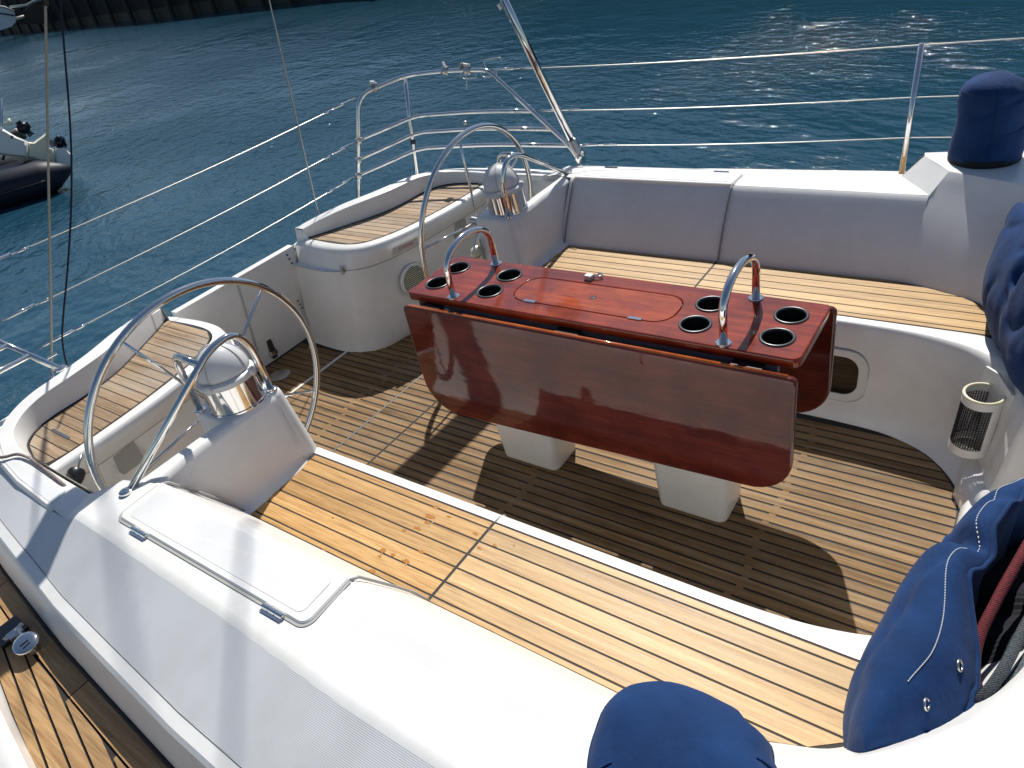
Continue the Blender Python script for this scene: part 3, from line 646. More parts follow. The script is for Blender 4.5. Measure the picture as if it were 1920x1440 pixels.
    # hasp
    if s > 0:
        mk('latch', *merge(box(.372, .384, 1.775, 1.815, .50, .535), box(.362, .374, 1.787, 1.803, .488, .525)), CHROME, t, 0, s)
        # ventilation grille
        c = Vector((.665, 1.600, .335)); nrm = Vector((-.12, -1, -.06)).normalized()
        gr = mk('vent_grille', *lathe([(.088, -.006), (.088, .006), (.078, .012), (.076, .008)], tuple(c), 32, tuple(nrm), False, False), WHITEP, t, 40)
        ux = nrm.cross(Vector((0, 0, 1))).normalized(); uz = ux.cross(nrm)
        for k in range(-6, 7):
            h = k * .0112; L = math.sqrt(max(0, .074 ** 2 - h * h))
            p0 = c + nrm * .009 + uz * h - ux * L; p1 = c + nrm * .009 + uz * h + ux * L; mk('vent_slat', *tube([p0, p1], .0030, 6), CREAM, gr, 180)
        mk('vent_back', *lathe([(.076, .004), (.001, .0045)], tuple(c), 32, tuple(nrm)), m_plain('vent_dark', (.035, .035, .03), .7), gr, 0)
        # sticker with red lettering
        a = Vector((.548, 1.577, .5635)); b = Vector((.76, 1.510, .5635)); dx = (b - a).normalized(); up_ = Vector((.18, -.55, 1.0)); up_ = (up_ - dx * up_.dot(dx)).normalized(); nn = dx.cross(up_)
        if nn.y > 0: nn = -nn
        a = a + nn * .012; b = b + nn * .012
        sk = mk('sticker', [tuple(a - up_ * .026), tuple(b - up_ * .026), tuple(b + up_ * .026), tuple(a + up_ * .026)], [(0, 1, 2, 3)], m_plain('sticker_grey', (.60, .59, .58), .4), t, 0)
        mw = Matrix((dx, up_, nn)).transposed().to_4x4(); mw.translation = a + dx * .085 + nn * .0015
        text('STOWE', .027, m_plain('faded_red', (.60, .16, .13), .5), 'lettering', sk, mw)
    else:
        mk('hatch_hinge', *box(1.205, 1.217, 1.62, 1.76, .62, .626), STEEL, t, 0, s)
    return t
for s in (1, -1): stern_seat(s)

# ------------------------------------------------------------------ transom gate leaves
def gate(x0, x1, lab):
    t = thing('transom_gate', lab, 'gate', ((x0 + x1) / 2, 2.24, 0))
    yt, yb2, zt_, zb = 2.165, 2.30, .612, .012
    P = [(x0, yb2, zb), (x1, yb2, zb), (x1, yt, zt_), (x0, yt, zt_)]
    V = P + [(x, y + .045, z) for x, y, z in P]; mk('panel', V, [(0, 1, 2, 3), (7, 6, 5, 4), (0, 4, 5, 1), (1, 5, 6, 2), (2, 6, 7, 3), (3, 7, 4, 0)], GEL, t, 0)
    return t
mid = -.02
g1 = gate(-.385, mid - .003, 'white transom gate leaf behind the near steering wheel')
g2 = gate(mid + .003, .383, 'white transom gate leaf hinged beside the far stern seat')
mk('joint_strip', *tube([(mid, 2.163, .612), (mid, 2.297, .02)], .006, 6), GROOVE, g2, 180)
for z0, z1 in ((.50, .60), (.20, .30)):
    f = lambda z: 2.30 + (2.165 - 2.30) * (z - .012) / .6
    mk('hinge', *tube([(.386, f(z0) - .006, z0), (.386, f(z1) - .006, z1)], .007, 8), STEEL, g2, 180)
    for dz in (.02, .05, .08): mk('bolt', *lathe([(.006, 0), (.005, .004)], (.352 - dz * .3, f(z0 + dz) - .001, z0 + dz), 8, (0, -1, -.2)), HINGE, g2, 40)
mk('bolt_latch', *box(.055, .085, 2.262, 2.285, .04, .16), HINGE, g1, 0); mk('bolt_latch', *box(.05, .09, 2.255, 2.275, .06, .09), CHROME, g1, 0)
mk('drain_plate', *lathe([(.06, 0), (.06, .006), (.05, .010)], (-.02, 2.14, .0), 24), STEEL, sole, 40)

# ------------------------------------------------------------------ table
TZ = .8135
tb = thing('cockpit_table', 'varnished mahogany drop-leaf table with cup holders in the middle of the cockpit', 'table', (0, 0, 0))
circ = lambda cx, cy, r, n=28: [(cx + r * math.cos(2 * math.pi * k / n), cy + r * math.sin(2 * math.pi * k / n)) for k in range(n)]
cups = [(sx * .0647, y) for y in (.6681, .4151, -.3797, -.6287) for sx in (-1, 1)]
lidp = rrect(-.088, .086, -.298, .322, [.068, .068, .068, .068], 10)
plate('table_top', rrect(-.161, .161, -.7207, .7509, [.03, .03, .02, .02]), [circ(x, y, .0425) for x, y in cups] + [lidp] + [circ(0, .015, .0001, 3)][:0], TZ - .032, TZ, VTOP, tb, .005)
mk('table_core', *box(-.10, .10, -.32, .34, TZ - .05, TZ - .012), BLACK, tb, 0)
ld = plate('hatch_lid', offset(lidp, -.0022), [circ(0, .015, .0085, 16)], TZ - .011, TZ - .0004, VLID, tb, .0015)
mk('finger_hole', *lathe([(.0105, 0), (.0085, .001), (.0085, -.010)], (0, .015, TZ), 18), BLACK, ld, 40)
for y in (.222, -.186): mk('hinge', *merge(box(-.0945, -.0805, y - .024, y + .024, TZ - .002, TZ + .0035)), CHROME, ld, 0)
for x, y in cups:
    c = mk('cup_holder', *lathe([(.0415, -.002), (.0405, -.06), (.030, -.064), (.001, -.064)], (x, y, TZ), 28, capt=False, capb=False), BLACK, tb, 40)
    mk('cup_rim', *lathe([(.0415, -.001), (.0425, .0035), (.0465, .005), (.0505, .0035), (.0515, .0002)], (x, y, TZ), 32, capt=False, capb=False), RIM, c, 180)
for y in (.531, -.497):
    P = [(-.138, y, TZ), (-.138, y, TZ + .10)] + [(.138 * math.cos(a), y, TZ + .10 + .086 * math.sin(a)) for a in np.linspace(math.pi, 0, 19)][1:-1] + [(.138, y, TZ + .10), (.138, y, TZ)]
    h = mk('grab_rail', *tube(P, .0125, 14), CHROME, tb, 180)
    for x in (-.138, .138): mk('rail_foot', *lathe([(.024, 0), (.024, .003), (.021, .0045), (.0126, .005)], (x, y, TZ), 24), CHROME, h, 20)
for s in (-1, 1):
    o = []
    for (cy, cz, a0, r) in ((-.727, .30, 180, .135), (.742, .30, 270, .15), (.742, .782, 0, .02), (-.727, .782, 90, .02)):
        zz = cz if cz > .5 else 0.318 - .036 * cy; oy = cy + r if cy < 0 else cy - r; oz = zz + r if cz < .5 else zz - r
        for k in range(9): a = R(a0 + 90 * k / 8); o.append((oy + r * math.cos(a), oz + r * math.sin(a)))
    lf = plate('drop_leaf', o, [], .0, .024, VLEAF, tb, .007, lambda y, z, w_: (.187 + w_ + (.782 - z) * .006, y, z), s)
    mk('leaf_edge', *tube([(.199, y, .7795) for y in (-.70, 0, .715)], [.008, .008, .008], 8), m_varnish('sunlit_edge_varnish', (.42, .075, .012), (.56, .13, .018), (.62, .18, .025)), lf, 180, s)  # brighter orange strip: sunlight on the leaf's top edge put into the colour
    mk('leaf_rail', *box(.135, .157, -.66, .70, TZ - .062, TZ - .034), m_plain('rail_slate', (.10, .115, .14), .4), tb, 0, s)
    for y in (.62, .02, -.58): mk('leaf_hinge', *box(.150, .192, y - .045, y + .045, TZ - .043, TZ - .0335), BLACK, tb, 0, s)
mk('support_arm', *tube([(-.14, .60, TZ - .045), (-.168, .545, TZ - .052)], .006, 8), CREAM, tb, 180)
for y0, y1 in ((.246, .522), (-.471, -.210)):
    secs = [rsec(-.088, .088, y0, y1, .03, 0.0), rsec(-.09, .09, y0 - .002, y1 + .002, .03, .02), rsec(-.104, .104, y0 - .022, y1 + .022, .03, .40), rsec(-.115, .115, y0 - .035, y1 + .035, .03, .78)]
    mk('pedestal_leg', *loft(secs, 0, True), GELW, tb, 60)
# padlock left lying on the table
pl = thing('padlock', 'small steel padlock lying open on the table top', 'padlock', (.12, .094, TZ))
mk('lock_body', *prism([(.107, .112), (.104, .083), (.127, .080), (.130, .109)], TZ + .0005, TZ + .018, .002), m_plain('lock_steel', (.62, .62, .63), .35, .5), pl, 30)
mk('shackle', *tube(fillet([(.121, .083, TZ + .010), (.127, .056, TZ + .010), (.143, .054, TZ + .010), (.147, .075, TZ + .010)], .009), .0034, 8), CHROME, pl, 180)

# ------------------------------------------------------------------ pushpit, stanchion, lifelines
EDGE = [(.866, 2.155), (1.05, 2.08), (1.24, 2.0), (1.335, 1.90), (1.385, 1.72), (1.44, 1.45), (1.475, 1.17), (1.50, 1.0)]
def pushpit(s):
    lab = {1: 'stainless stern rail of three bars round the far quarter', -1: 'stainless stern rail cut off by the left edge'}[s]
    t = thing('stern_rail', lab, 'railing', (s * 1.2, 2.0, .67), 'stern rails')
    rs = .0127
    P = fillet([(.975, 2.297, .45), (1.20, 2.229, 1.135), (1.25, 2.205, 1.185), (1.455, 2.05, 1.22), (1.525, 1.78, 1.22), (1.559, 1.506, 1.204), (1.539, 1.025, .795), (1.535, .95, .69)], [0, .05, .05, .09, .1, .05, .05, 0])
    mk('top_rail', *tube(P, rs, 12), CHROME, t, 180, s)
    mk('post', *tube([(1.402, 2.113, .585), (1.453, 2.05, 1.215)], rs, 12), CHROME, t, 180, s)
    for za, c_, e_ in ((.939, (1.433, 2.075, .978), (1.555, 1.229, .977)), (.833, (1.426, 2.084, .879), (1.548, 1.128, .879)), (.744, (1.416, 2.096, .783), (1.539, 1.025, .793))):
        fa = (za - .614) / .535; ax_, ay_ = 1.028 + .18 * fa, 2.28 - .054 * fa
        q = fillet([(ax_, ay_, za), c_, (c_[0] + .045, c_[1] - .07, c_[2] + .003), (1.548, 1.62, c_[2] + .003), e_], [0, .05, .06, .2, 0]); mk('rail', *tube(q, rs * .92, 10), CHROME, t, 180, s)
        mk('clamp', *lathe([(.017, -.016), (.02, -.008), (.02, .008), (.017, .016)], (s * ax_, ay_, za), 10, (0, 0, 1)), STEEL, t, 40)
    if s > 0:
        for p, d in (((1.30, 2.167, 1.197), (.8, -.5, .1)), ((1.522, 1.79, 1.22), (.2, -1, 0)), ((1.543, 1.64, 1.212), (.2, -1, 0))):
            parts = [lathe([(.021, -.02), (.026, -.01), (.026, .01), (.021, .02)], p, 10, d)]
            for k in range(3): q = Vector(p) + Vector((random.uniform(-.02, .02), random.uniform(-.02, .02), .022 + .006 * k)); parts.append(lathe([(.008, -.012), (.010, .012)], tuple(q), 8, (random.uniform(-1, 1), 1, .3)))
            mk('clamp', *merge(*parts), STEEL, t, 30)
        # small wire shackles and a ring hanging from the rail
        for y0, y1, x in ((1.70, 1.59, 1.545), (1.57, 1.46, 1.565)): mk('wire_loop', *tube(fillet([(x, y0, 1.21), (x, y0 - .01, 1.165), (x + .005, y1, 1.165), (x + .005, y1, 1.205)], .02), .003, 6), STEEL, t, 180)
        mk('outboard_bracket', *tube(fillet([(1.56, 1.52, 1.205), (1.57, 1.53, 1.255), (1.58, 1.42, 1.26), (1.58, 1.42, 1.24)], .01), .004, 6), STEEL, t, 180)
        mk('cleat_ring', *lathe([(.002, -.006), (.022, -.004), (.022, .004), (.002, .006)], (1.543, 1.67, 1.232), 16, (.3, 1, .1)), STEEL, t, 40)
        mk('tape', *lathe([(.0155, -.014), (.0155, .014)], (1.4235, 2.086, .84), 12, (.08, -.1, 1)), BLACK, t, 40)
        mk('line_end', *tube([(1.543, 1.67, 1.215), (1.547, 1.66, 1.16), (1.54, 1.675, 1.11)], .0025, 6), STITCH, t, 180)
        mk('rail_knob', *lathe([(.004, -.012), (.014, -.008), (.014, .008), (.004, .012)], (1.535, 1.73, .918), 12, (0, 0, 1)), STEEL, t, 180)
    return t
pushpit(1)
nr = thing('stern_rail', 'stainless stern rail cut off by the left edge', 'railing', (-1.0, 2.14, .67), 'stern rails')
fo = wpt(114, 692, .724)
mk('rail', *tube([fo, wpt(0, 642, .85) , wpt(-120, 590, .98)], .0135, 12), CHROME, nr, 180)
mk('rail', *tube([wpt(55, 667, .791), wpt(-40, 716, .79), wpt(-150, 775, .79)], .0125, 12), CHROME, nr, 180)
mk('rail', *tube([wpt(13, 648, .837), wpt(-60, 682, .84)], .0115, 12), CHROME, nr, 180)
mk('post', *tube([wpt(-120, 590, .98), wpt(-150, 480, 1.25)], .0135, 12), CHROME, nr, 180)
mk('rail_foot', *lathe([(.026, 0), (.026, .005), (.018, .009)], tuple(fo), 16), CHROME, nr, 40)
pa = [aimpt(-60, 512, 2.24), aimpt(-8, 608, 2.26), aimpt(72, 654, 2.28)]; pb = [(1.19, 2.235, 1.169), (1.105, 2.26, .937), (1.045, 2.276, .747)]
for (a, b, nm) in zip(pa, pb, ('topmost', 'middle', 'lowest')):
    t = thing('lifeline', f'{nm} of the three wire lines across the stern opening', 'lifeline', (0, a[1], a[2] - .02), 'stern lifelines')
    A, B = Vector(a), Vector(b); P = [A.lerp(B, k / 14) - Vector((0, 0, .018 * math.sin(math.pi * k / 14))) for k in range(15)]
    mk('wire', *tube(P, .0030, 8), WIRE, t, 180)
    for f in (.045, .955): q = A.lerp(B, f); mk('turnbuckle', *tube([q - (B - A).normalized() * .07, q + (B - A).normalized() * .07], .0075, 8), CHROME, t, 180)
    for f in (.10, .9): q = A.lerp(B, f) - Vector((0, 0, .005)); mk('swage', *tube([q - (B - A).normalized() * .03, q + (B - A).normalized() * .03], .0058, 8), CHROME, t, 180)
stt = thing('stanchion', 'slender steel stanchion on the far deck beside the covered winch', 'stanchion', (1.86, -.6, DZ))
# the stanchion stands on the far deck edge and leans outboard
mk('post', *tube([(1.90, -.593, DZ - .02), (1.945, -.604, 1.133)], [.0135, .0125], 12), CHROME, stt, 180); mk('base', *lathe([(.03, 0), (.03, .02), (.017, .05)], (1.90, -.593, DZ), 16), STEEL, stt, 40)
for (a, zb, frac, nm) in (((1.559, 1.506, 1.204), 1.125, .99, 'topmost'), ((1.555, 1.229, .977), .905, .66, 'middle'), ((1.539, 1.025, .793), .725, .40, 'lowest')):
    B = Vector((1.90 + .045 * (zb - DZ) / .683, -.6, zb)); A = Vector(a); Cc = Vector((2.0, -3.2, zb + .02))
    t = thing('lifeline', f'{nm} of the three wire lines along the far side deck', 'lifeline', tuple(B), 'side lifelines')
    P = [A.lerp(B, k / 12) - Vector((0, 0, .012 * math.sin(math.pi * k / 12))) for k in range(13)] + [B.lerp(Cc, k / 6) for k in range(1, 7)]
    mk('wire', *tube(P, .0026, 8), WIRE, t, 180); d = (B - A).normalized()
    mk('turnbuckle', *tube([A + d * .03, A + d * .16], .0068, 8), CHROME, t, 180); mk('swage', *tube([A + d * .2, A + d * .27], .0055, 8), CHROME, t, 180)

# ------------------------------------------------------------------ backstays and ropes
apex = Vector((.0, 1.35, 5.2))
for s, foot, top, nm in ((-1, aimpt(98, 730, 2.20), aimpt(85, 0, 2.16), 'backstay wire rising beside the left edge from the near stern quarter'), (1, aimpt(601, 420, 2.15), aimpt(505, 0, 2.12), 'thin backstay wire rising from the far stern seat wall')):
    t = thing('backstay', nm, 'backstay', tuple(foot), 'backstays'); d = top - foot; e = foot + d * 3.0
    mk('wire', *tube([foot, e], .0052 if s < 0 else .0036, 8), WIRE if s > 0 else m_plain('covered_wire', (.36, .33, .26), .5), t, 180)
    mk('fork', *tube([foot, foot + d.normalized() * .07], .009, 8), CHROME, t, 180)
    if s < 0: mk('sleeve', *tube([foot + d * .985, foot + d * 1.4], .011, 8), BLACK, t, 180)
    if s < 0: mk('pin', *lathe([(.006, -.022), (.006, .022)], tuple(foot + d.normalized() * .15), 8, (1, 0, 0)), CHROME, t, 40)
P = [aimpt(u, v, 2.22) for u, v in ((108, -60), (113, 0), (122, 110), (130, 210), (134, 300), (133, 400), (127, 500), (118, 600), (117, 640), (123, 675), (131, 705))]
tag(mk('hanging_line', *tube(catmull([np.array(p) for p in P], 4), .0042, 8), m_plain('navy_line', (.012, .014, .03), .8), None, 180), 'thin dark line hanging beside the left backstay wire', 'rope')
P = [(-1.47, 1.83, .70), (-1.425, 1.64, .697), (-1.385, 1.585, .697), (-1.374, 1.52, .694), (-1.376, 1.44, .690), (-1.382, 1.33, .688), (-1.388, 1.25, .686), (-1.385, 1.21, .66)]
tag(mk('mooring_rope', *tube(catmull([np.array(p) for p in P], 5), .0055, 8), m_rope('flecked_rope', (.30, .28, .25), (.20, .06, .07)), None, 180), 'grey rope with red flecks lying along the near quarter coaming', 'rope')

# two lines of the rigging high over the cockpit: only their soft shadows reach the near coaming
kk = Vector((SUN_K, SUN_M, 1.0))
for i, ((u0, v0), (u1, v1), r_) in enumerate((((205, 985), (258, 1260), .0085), ((462, 1000), (424, 1420), .0085))):
    A = wpt(u0, v0, .71) + kk * 5.0; B = wpt(u1, v1, .66) + kk * 6.5; d = B - A
    tag(mk('rigging_line', *tube([A - d * .6, B + d * 1.2], r_, 8), BLACK, None, 180), ('rigging line overhead whose soft shadow falls by the compass pedestal', 'rigging line overhead whose soft shadow crosses the coaming lid')[i], 'rope')
# stout pole of the folded sun awning, its bundle stowed high over the stern
aw = thing('folded_awning', 'thick stainless awning pole hinged on the far coaming', 'awning', (1.52, .95, .72))
pf = Vector((1.52, .95, .735)); pt_ = aimpt(945, 0, 1.26); d = (pt_ - pf); pe = pf + d * ((2.25 - pf.z) / d.z)
mk('pole', *tube([pf, pe], .0215, 16), CHROME, aw, 180)
mk('pole_dark_line', *tube([pf + d * .05 + Vector((-.0215, -.006, 0)), pe + Vector((-.0215, -.006, 0))], .003, 6), HINGE, aw, 180)  # thin dark strip laid along one side of the pole
mk('pole_hinge', *merge(box(1.50, 1.54, .93, .97, .70, .745), lathe([(.012, -.03), (.012, .03)], (1.52, .95, .755), 12, (0, 1, 0))), CHROME, aw, 30)
mk('pole_socket', *tube([pf + d.normalized() * .02, pf + d.normalized() * .10], .025, 16), STEEL, aw, 40)
mk('pole_fitting', *tube([pf + d * .955 + Vector((-.03, .02, 0)), pf + d * .985 + Vector((-.035, .02, 0))], .012, 8), STEEL, aw, 40)
bz, by = 2.25, 1.56
bp_ = [(2.1, by - .02, bz), (1.5, by, bz), (.8, by + .02, bz), (0, by + .03, bz), (-.5, by + .08, bz), (-.75, by + .14, bz)]
mk('canvas_bundle', *tube(catmull([np.array(p) for p in bp_], 6), .095, 18), CANVAS, aw, 180)
mk('far_leg', *tube([pe, (1.7, by, bz)], .0215, 12), CHROME, aw, 180)
mk('near_leg', *tube(fillet([(-.7, by + .13, bz), (-1.2, 1.95, 2.15), (-1.42, 2.12, .68)], .2), .0215, 12), CHROME, aw, 180)

# ------------------------------------------------------------------ winch covers and rope bags
def winch_cover(s):
    lab = {1: 'navy canvas winch cover on the white block, top right', -1: 'navy canvas winch cover cut off at the bottom edge'}[s]
    c = np.array([s * 1.452, -.95, .805]); t = thing('winch_cover', lab, 'cover', tuple(c), 'winch covers'); N = 72
    prof = [(.123, .0), (.126, .03), (.124, .07), (.119, .12), (.115, .17), (.115, .22), (.118, .25), (.118, .275), (.113, .300), (.098, .322), (.072, .337), (.04, .345), (.015, .348), (.002, .3482)]
    prof = [(float(a[0]), float(a[1]) * (.92 if s > 0 else 1)) for a in catmull([np.array(p) for p in prof], 4)]
    rows = []; ph0 = 1.3 if s > 0 else 4.0
    for r, h in prof:
        row = []
        for k in range(N):
            a = 2 * math.pi * k / N; hh = h / .33
            cx_, cy_ = r * math.cos(a), r * math.sin(a)
            q = noise.noise(Vector((cx_ * 11 + 9 * s, cy_ * 11, h * 8))); q2 = noise.noise(Vector((cx_ * 34 + s, cy_ * 34, h * 20 + 4))); q3 = noise.noise(Vector((cx_ * 16 + 5, cy_ * 16 + 3 * s, h * 5 + 9)))
            dn = 0.0
            for a0, h0, wa, wh, dp in (((5.75, .27, .16, .03, .020), (5.3, .22, .10, .07, .012), (2.35, .20, .10, .05, .014), (4.6, .29, .5, .012, .008)) if s < 0 else ((5.0, .27, .30, .03, .022), (2.9, .20, .22, .02, .008), (3.3, .09, .25, .02, .008), (3.9, .25, .5, .012, .006), (4.4, .14, .6, .012, .004))):
                da = (a - a0 + math.pi) % (2 * math.pi) - math.pi; dn += dp * math.exp(-(da / wa) ** 2 - ((h - h0 - .05 * da) / wh) ** 2)
            e = min(1, r / .08); rr = max(.0005, r + e * (.007 * q * (.25 + hh) + .001 * q2 - dn))
            zz = h + (.008 * q - dn * .8) * max(0, min(1, hh * 2 - .9))
            sx_ = r * math.cos(a - (5.2 if s > 0 else 5.9)); zz -= max(0, sx_ - .015) * .25 * max(0, min(1, (hh - .6) * 4))
            row.append((c[0] + rr * math.cos(a), c[1] + rr * math.sin(a), c[2] + zz))
        rows.append(row)
    V, F = loft(rows, 0, True); F.append(tuple(range(len(V) - N, len(V)))); mk('canvas', V, F, CANVAS, t, 180)
    mk('hem_band', *lathe([(.123, .001), (.1255, .004), (.1255, .028), (.122, .031)], tuple(c), 48, capt=False, capb=False), CANVASD, t, 40)
    mk('winch_drum', *lathe([(.085, 0), (.085, .02), (.06, .06), (.06, .2), (.07, .22)], tuple(c), 24), CHROME, t, 40)
    for a0 in ((2.3, 5.2) if s < 0 else (3.4, 6.0)):
        k0 = int(a0 / 6.2832 * N); mk('seam', *tube([(r_[k0][0] + .0008 * math.cos(a0), r_[k0][1] + .0008 * math.sin(a0), r_[k0][2] + .0005) for r_ in rows[4:-14]], .0014, 5), CANVAS, t, 180)
    kt = [i for i, (r_, h_) in enumerate(prof) if h_ > .29 * (.92 if s > 0 else 1)][0]; mk('seam', *tube(rows[kt], .0016, 5, True), CANVAS, t, 180)
    P = [(c[0] + .1165 * math.cos(a), c[1] + .1165 * math.sin(a), c[2] + .128 + .004 * math.sin(3 * a)) for a in np.linspace(0, 6.283, 60, endpoint=False)]
    mk('seam', *tube(P, .0012, 5, True), CANVAS, t, 180)
    return t
for s in (1, -1): winch_cover(s)
# self-tailing winch top peeping out behind the far cover
FRONT = [(1.13, -1.115), (1.10, -1.085), (1.02, -1.062), (.92, -1.058), (.82, -1.068), (.70, -1.095), (.56, -1.135), (.42, -1.185), (.32, -1.25), (.29, -1.30)]
BACK = [(1.14, -1.125), (1.13, -1.13), (1.07, -1.185), (.99, -1.245), (.90, -1.29), (.78, -1.33), (.64, -1.365), (.50, -1.38), (.40, -1.385), (.34, -1.38)]
def rope_bag(s):
    lab = {1: 'navy canvas rope bag hanging at the right edge beside the far bench', -1: 'big open navy canvas rope bag stuffed with ropes, lower right'}[s]
    t = thing('rope_bag', lab, 'bag', (s * .8, -1.25, .45), 'rope bags')
    rows = []
    nU = len(FRONT)
    # section: f = how far from back (0) to front (1)
    F3 = [tuple(p) for p in catmull([np.array(p) for p in FRONT], 12)]; B3 = [tuple(p) for p in catmull([np.array(p) for p in BACK], 12)]
    n = len(F3)
    low = [(-.03, .78), (.0, .70), (.02, .55), (.12, .45), (.45, .41), (.82, .44), (.98, .53), (1.02, .61)]
    low = [tuple(p) for p in catmull([np.array(q) for q in low], 4)]; NT_ = 26
    ss = lambda a, b, x: (lambda k: k * k * (3 - 2 * k))(min(1, max(0, (x - a) / (b - a))))
    nrow = len(low) + NT_ + 6
    for j in range(nrow):
        row = []
        for i in range(n):
            u = i / (n - 1); e = math.sin(math.pi * u) ** .4 if 0 < u < 1 else 0
            fr = .08 + .52 * ss(.34, .62, u)
            if j < len(low): f, z = low[j]
            elif j < len(low) + NT_:
                k = (j - len(low) + 1) / NT_; f = 1.02 + (fr - 1.02) * (1 - math.cos(k * math.pi / 2)) ** .85; z = .61 + (.205 + .02 * ss(.3, .7, u)) * math.sin(k * math.pi * (.76 - .2 * ss(.4, .7, u)))
            else:
                k = (j - len(low) - NT_ + 1) / 6; f = fr + .03 * k; z = .61 + (.205 + .02 * ss(.3, .7, u)) * math.sin(math.pi * (.76 - .2 * ss(.4, .7, u))) - .20 * k
            zz = .61 + (z - .61) * (.3 + .7 * e) - .02 * u
            x = B3[i][0] + (F3[i][0] - B3[i][0]) * f; y = B3[i][1] + (F3[i][1] - B3[i][1]) * f
            q = noise.noise(Vector((x * 5 + 3 * s, y * 5, zz * 5))) * .014 + noise.noise(Vector((x * 13, y * 13 + s, zz * 13))) * .004
            fo_ = noise.noise(Vector((x * 5 + 2, y * 9 + 7 * s, zz * 3))); q -= .010 * max(0, 1 - abs(fo_) * 5) ** 2; q -= .030 * math.exp(-((u - .60 - .10 * (f - .5)) / .022) ** 2) * (1 if f < .95 else .3)
            if j > len(low) + NT_ - 8: q += .0045 * math.sin(u * 75 + 2 * math.sin(u * 31)) * ss(len(low) + NT_ - 9, len(low) + NT_, j) * (.4 + ss(.4, .6, u))
            if j > 10: y += q * .8; x -= q * .4; zz += q * .8
            row.append((x, y, zz))
        rows.append(row)
    mk('canvas', *loft(rows), CANVAS, t, 180, s)
    mk('bag_inside_shade', *loft([[r[i] for i in range(n)] for r in (rows[-1], rows[1])]), m_plain('bag_dark', (.006, .007, .012), .9), t, 0, s)  # near-black sheet across the bag, painted for the shade inside it
    RI = len(low) + NT_ - 1
    ri = [rows[RI][i] for i in range(8, n - 4)]; mk('drawstring_hem', *tube([(p[0], p[1], p[2] + .003) for p in ri], .005, 6), CANVAS, t, 180, s)
    # stitching following the rim, dashes
    if s < 0:
        ro = [rows[RI - 7][i] for i in range(30, n - 8)]; parts = []
        for k in range(len(ro) - 1):
            for q in range(2):
                a = Vector(ro[k]).lerp(Vector(ro[k + 1]), q / 2); b = Vector(ro[k]).lerp(Vector(ro[k + 1]), q / 2 + .32); parts.append(tube([a + Vector((0, .0005, .0015)), b + Vector((0, .0005, .0015))], .0011, 5))
        mk('stitching', *merge(*parts), STITCH, t, 180, s)
        for i in (30, 42): p = rows[RI - 3][i]; mk('eyelet', *tube([(p[0] + .010 * math.cos(a), p[1] + .004 * math.sin(a), p[2] + .004 + .008 * math.sin(a)) for a in np.linspace(0, 6.283, 16, endpoint=False)], .0022, 6, True), STEEL, t, 180, s)
        for i in range(4): pass
    return t
for s in (1, -1): rope_bag(s)
ROPES = [('thick dark red rope inside the near canvas bag', [(-.93, -1.25, .70), (-.84, -1.235, .735), (-.74, -1.25, .755), (-.62, -1.275, .77), (-.45, -1.31, .77)], .0095, m_rope('red_rope', (.13, .008, .014), (.06, .004, .008))),
         ('thick grey rope looped over the near bag rim', [(-.93, -1.245, .68), (-.95, -1.255, .745), (-.90, -1.275, .775), (-.80, -1.295, .775), (-.66, -1.325, .79), (-.45, -1.35, .80)], .0095, m_rope('grey_rope', (.055, .062, .068), (.02, .035, .05))),
         ('second grey rope below the loop in the near bag', [(-.96, -1.255, .70), (-.92, -1.285, .755), (-.84, -1.31, .76), (-.70, -1.34, .775), (-.5, -1.36, .79)], .009, m_rope('grey_rope_b', (.085, .095, .105), (.03, .045, .06))),
         ('white braided rope in the near canvas bag', [(-.97, -1.245, .66), (-.965, -1.262, .735), (-.93, -1.29, .745), (-.88, -1.315, .70)], .009, m_rope('white_rope', (.50, .52, .50), (.16, .26, .34)))]
for lab, P, r, mt in ROPES: tag(mk('rope', *tube(catmull([np.array(p) for p in P], 6), r, 10), mt, None, 180), lab, 'rope', 'ropes in the bag')

# ------------------------------------------------------------------ net holder on the forward wall
nh = thing('net_holder', 'white holder with black net pocket on the wall, right', 'holder', (.47, -1.15, .13))
nc = Vector((.455, -1.125, 0)); tilt = Vector((.03, -.05, 1)).normalized()
wn = Vector((-.62, .78, 0)).normalized(); wt_ = Vector((wn.y, -wn.x, 0))
def ringp(z, r, a0=0, a1=360, n=28): return [nc + tilt * z + wn * (r * math.sin(R(a))) + wt_ * (r * math.cos(R(a))) for a in np.linspace(a0, a1, n, endpoint=(a1 - a0 < 360))]
RH = .058
mk('ring', *tube(ringp(.375, RH), .0055, 8, True), CREAM, nh, 180)
for z0, z1 in ((.345, .372), (.145, .178)): mk('band', *loft([ringp(z0, RH + .0025), ringp(z1, RH + .0025)], 0, True), WHITEP, nh, 180)
mk('bottom', *lathe([(.001, 0), (.05, 0)], tuple(nc + tilt * .148), 24, tuple(tilt)), WHITEP, nh, 0)
mk('side_panel', *loft([ringp(.17, RH + .002, 178, 262), ringp(.35, RH + .002, 178, 262)]), WHITEP, nh, 180)
net = []
for k in range(46):
    a = k * 360 / 46; net.append(tube([nc + tilt * z + wn * (RH * math.sin(R(a))) + wt_ * (RH * math.cos(R(a))) for z in (.175, .26, .348)], .0014, 4, cap=False))
for k in range(26): net.append(tube(ringp(.177 + k * .0066, RH, n=24), .0014, 4, True))
tag(mk('net', *merge(*net), CANVASD, nh, 0), kind='stuff')
bpv = [nc - wn * .045 + wt_ * a + tilt * b for a, b in ((-.06, .13), (.085, .13), (.085, .42), (.02, .43), (-.06, .40))]
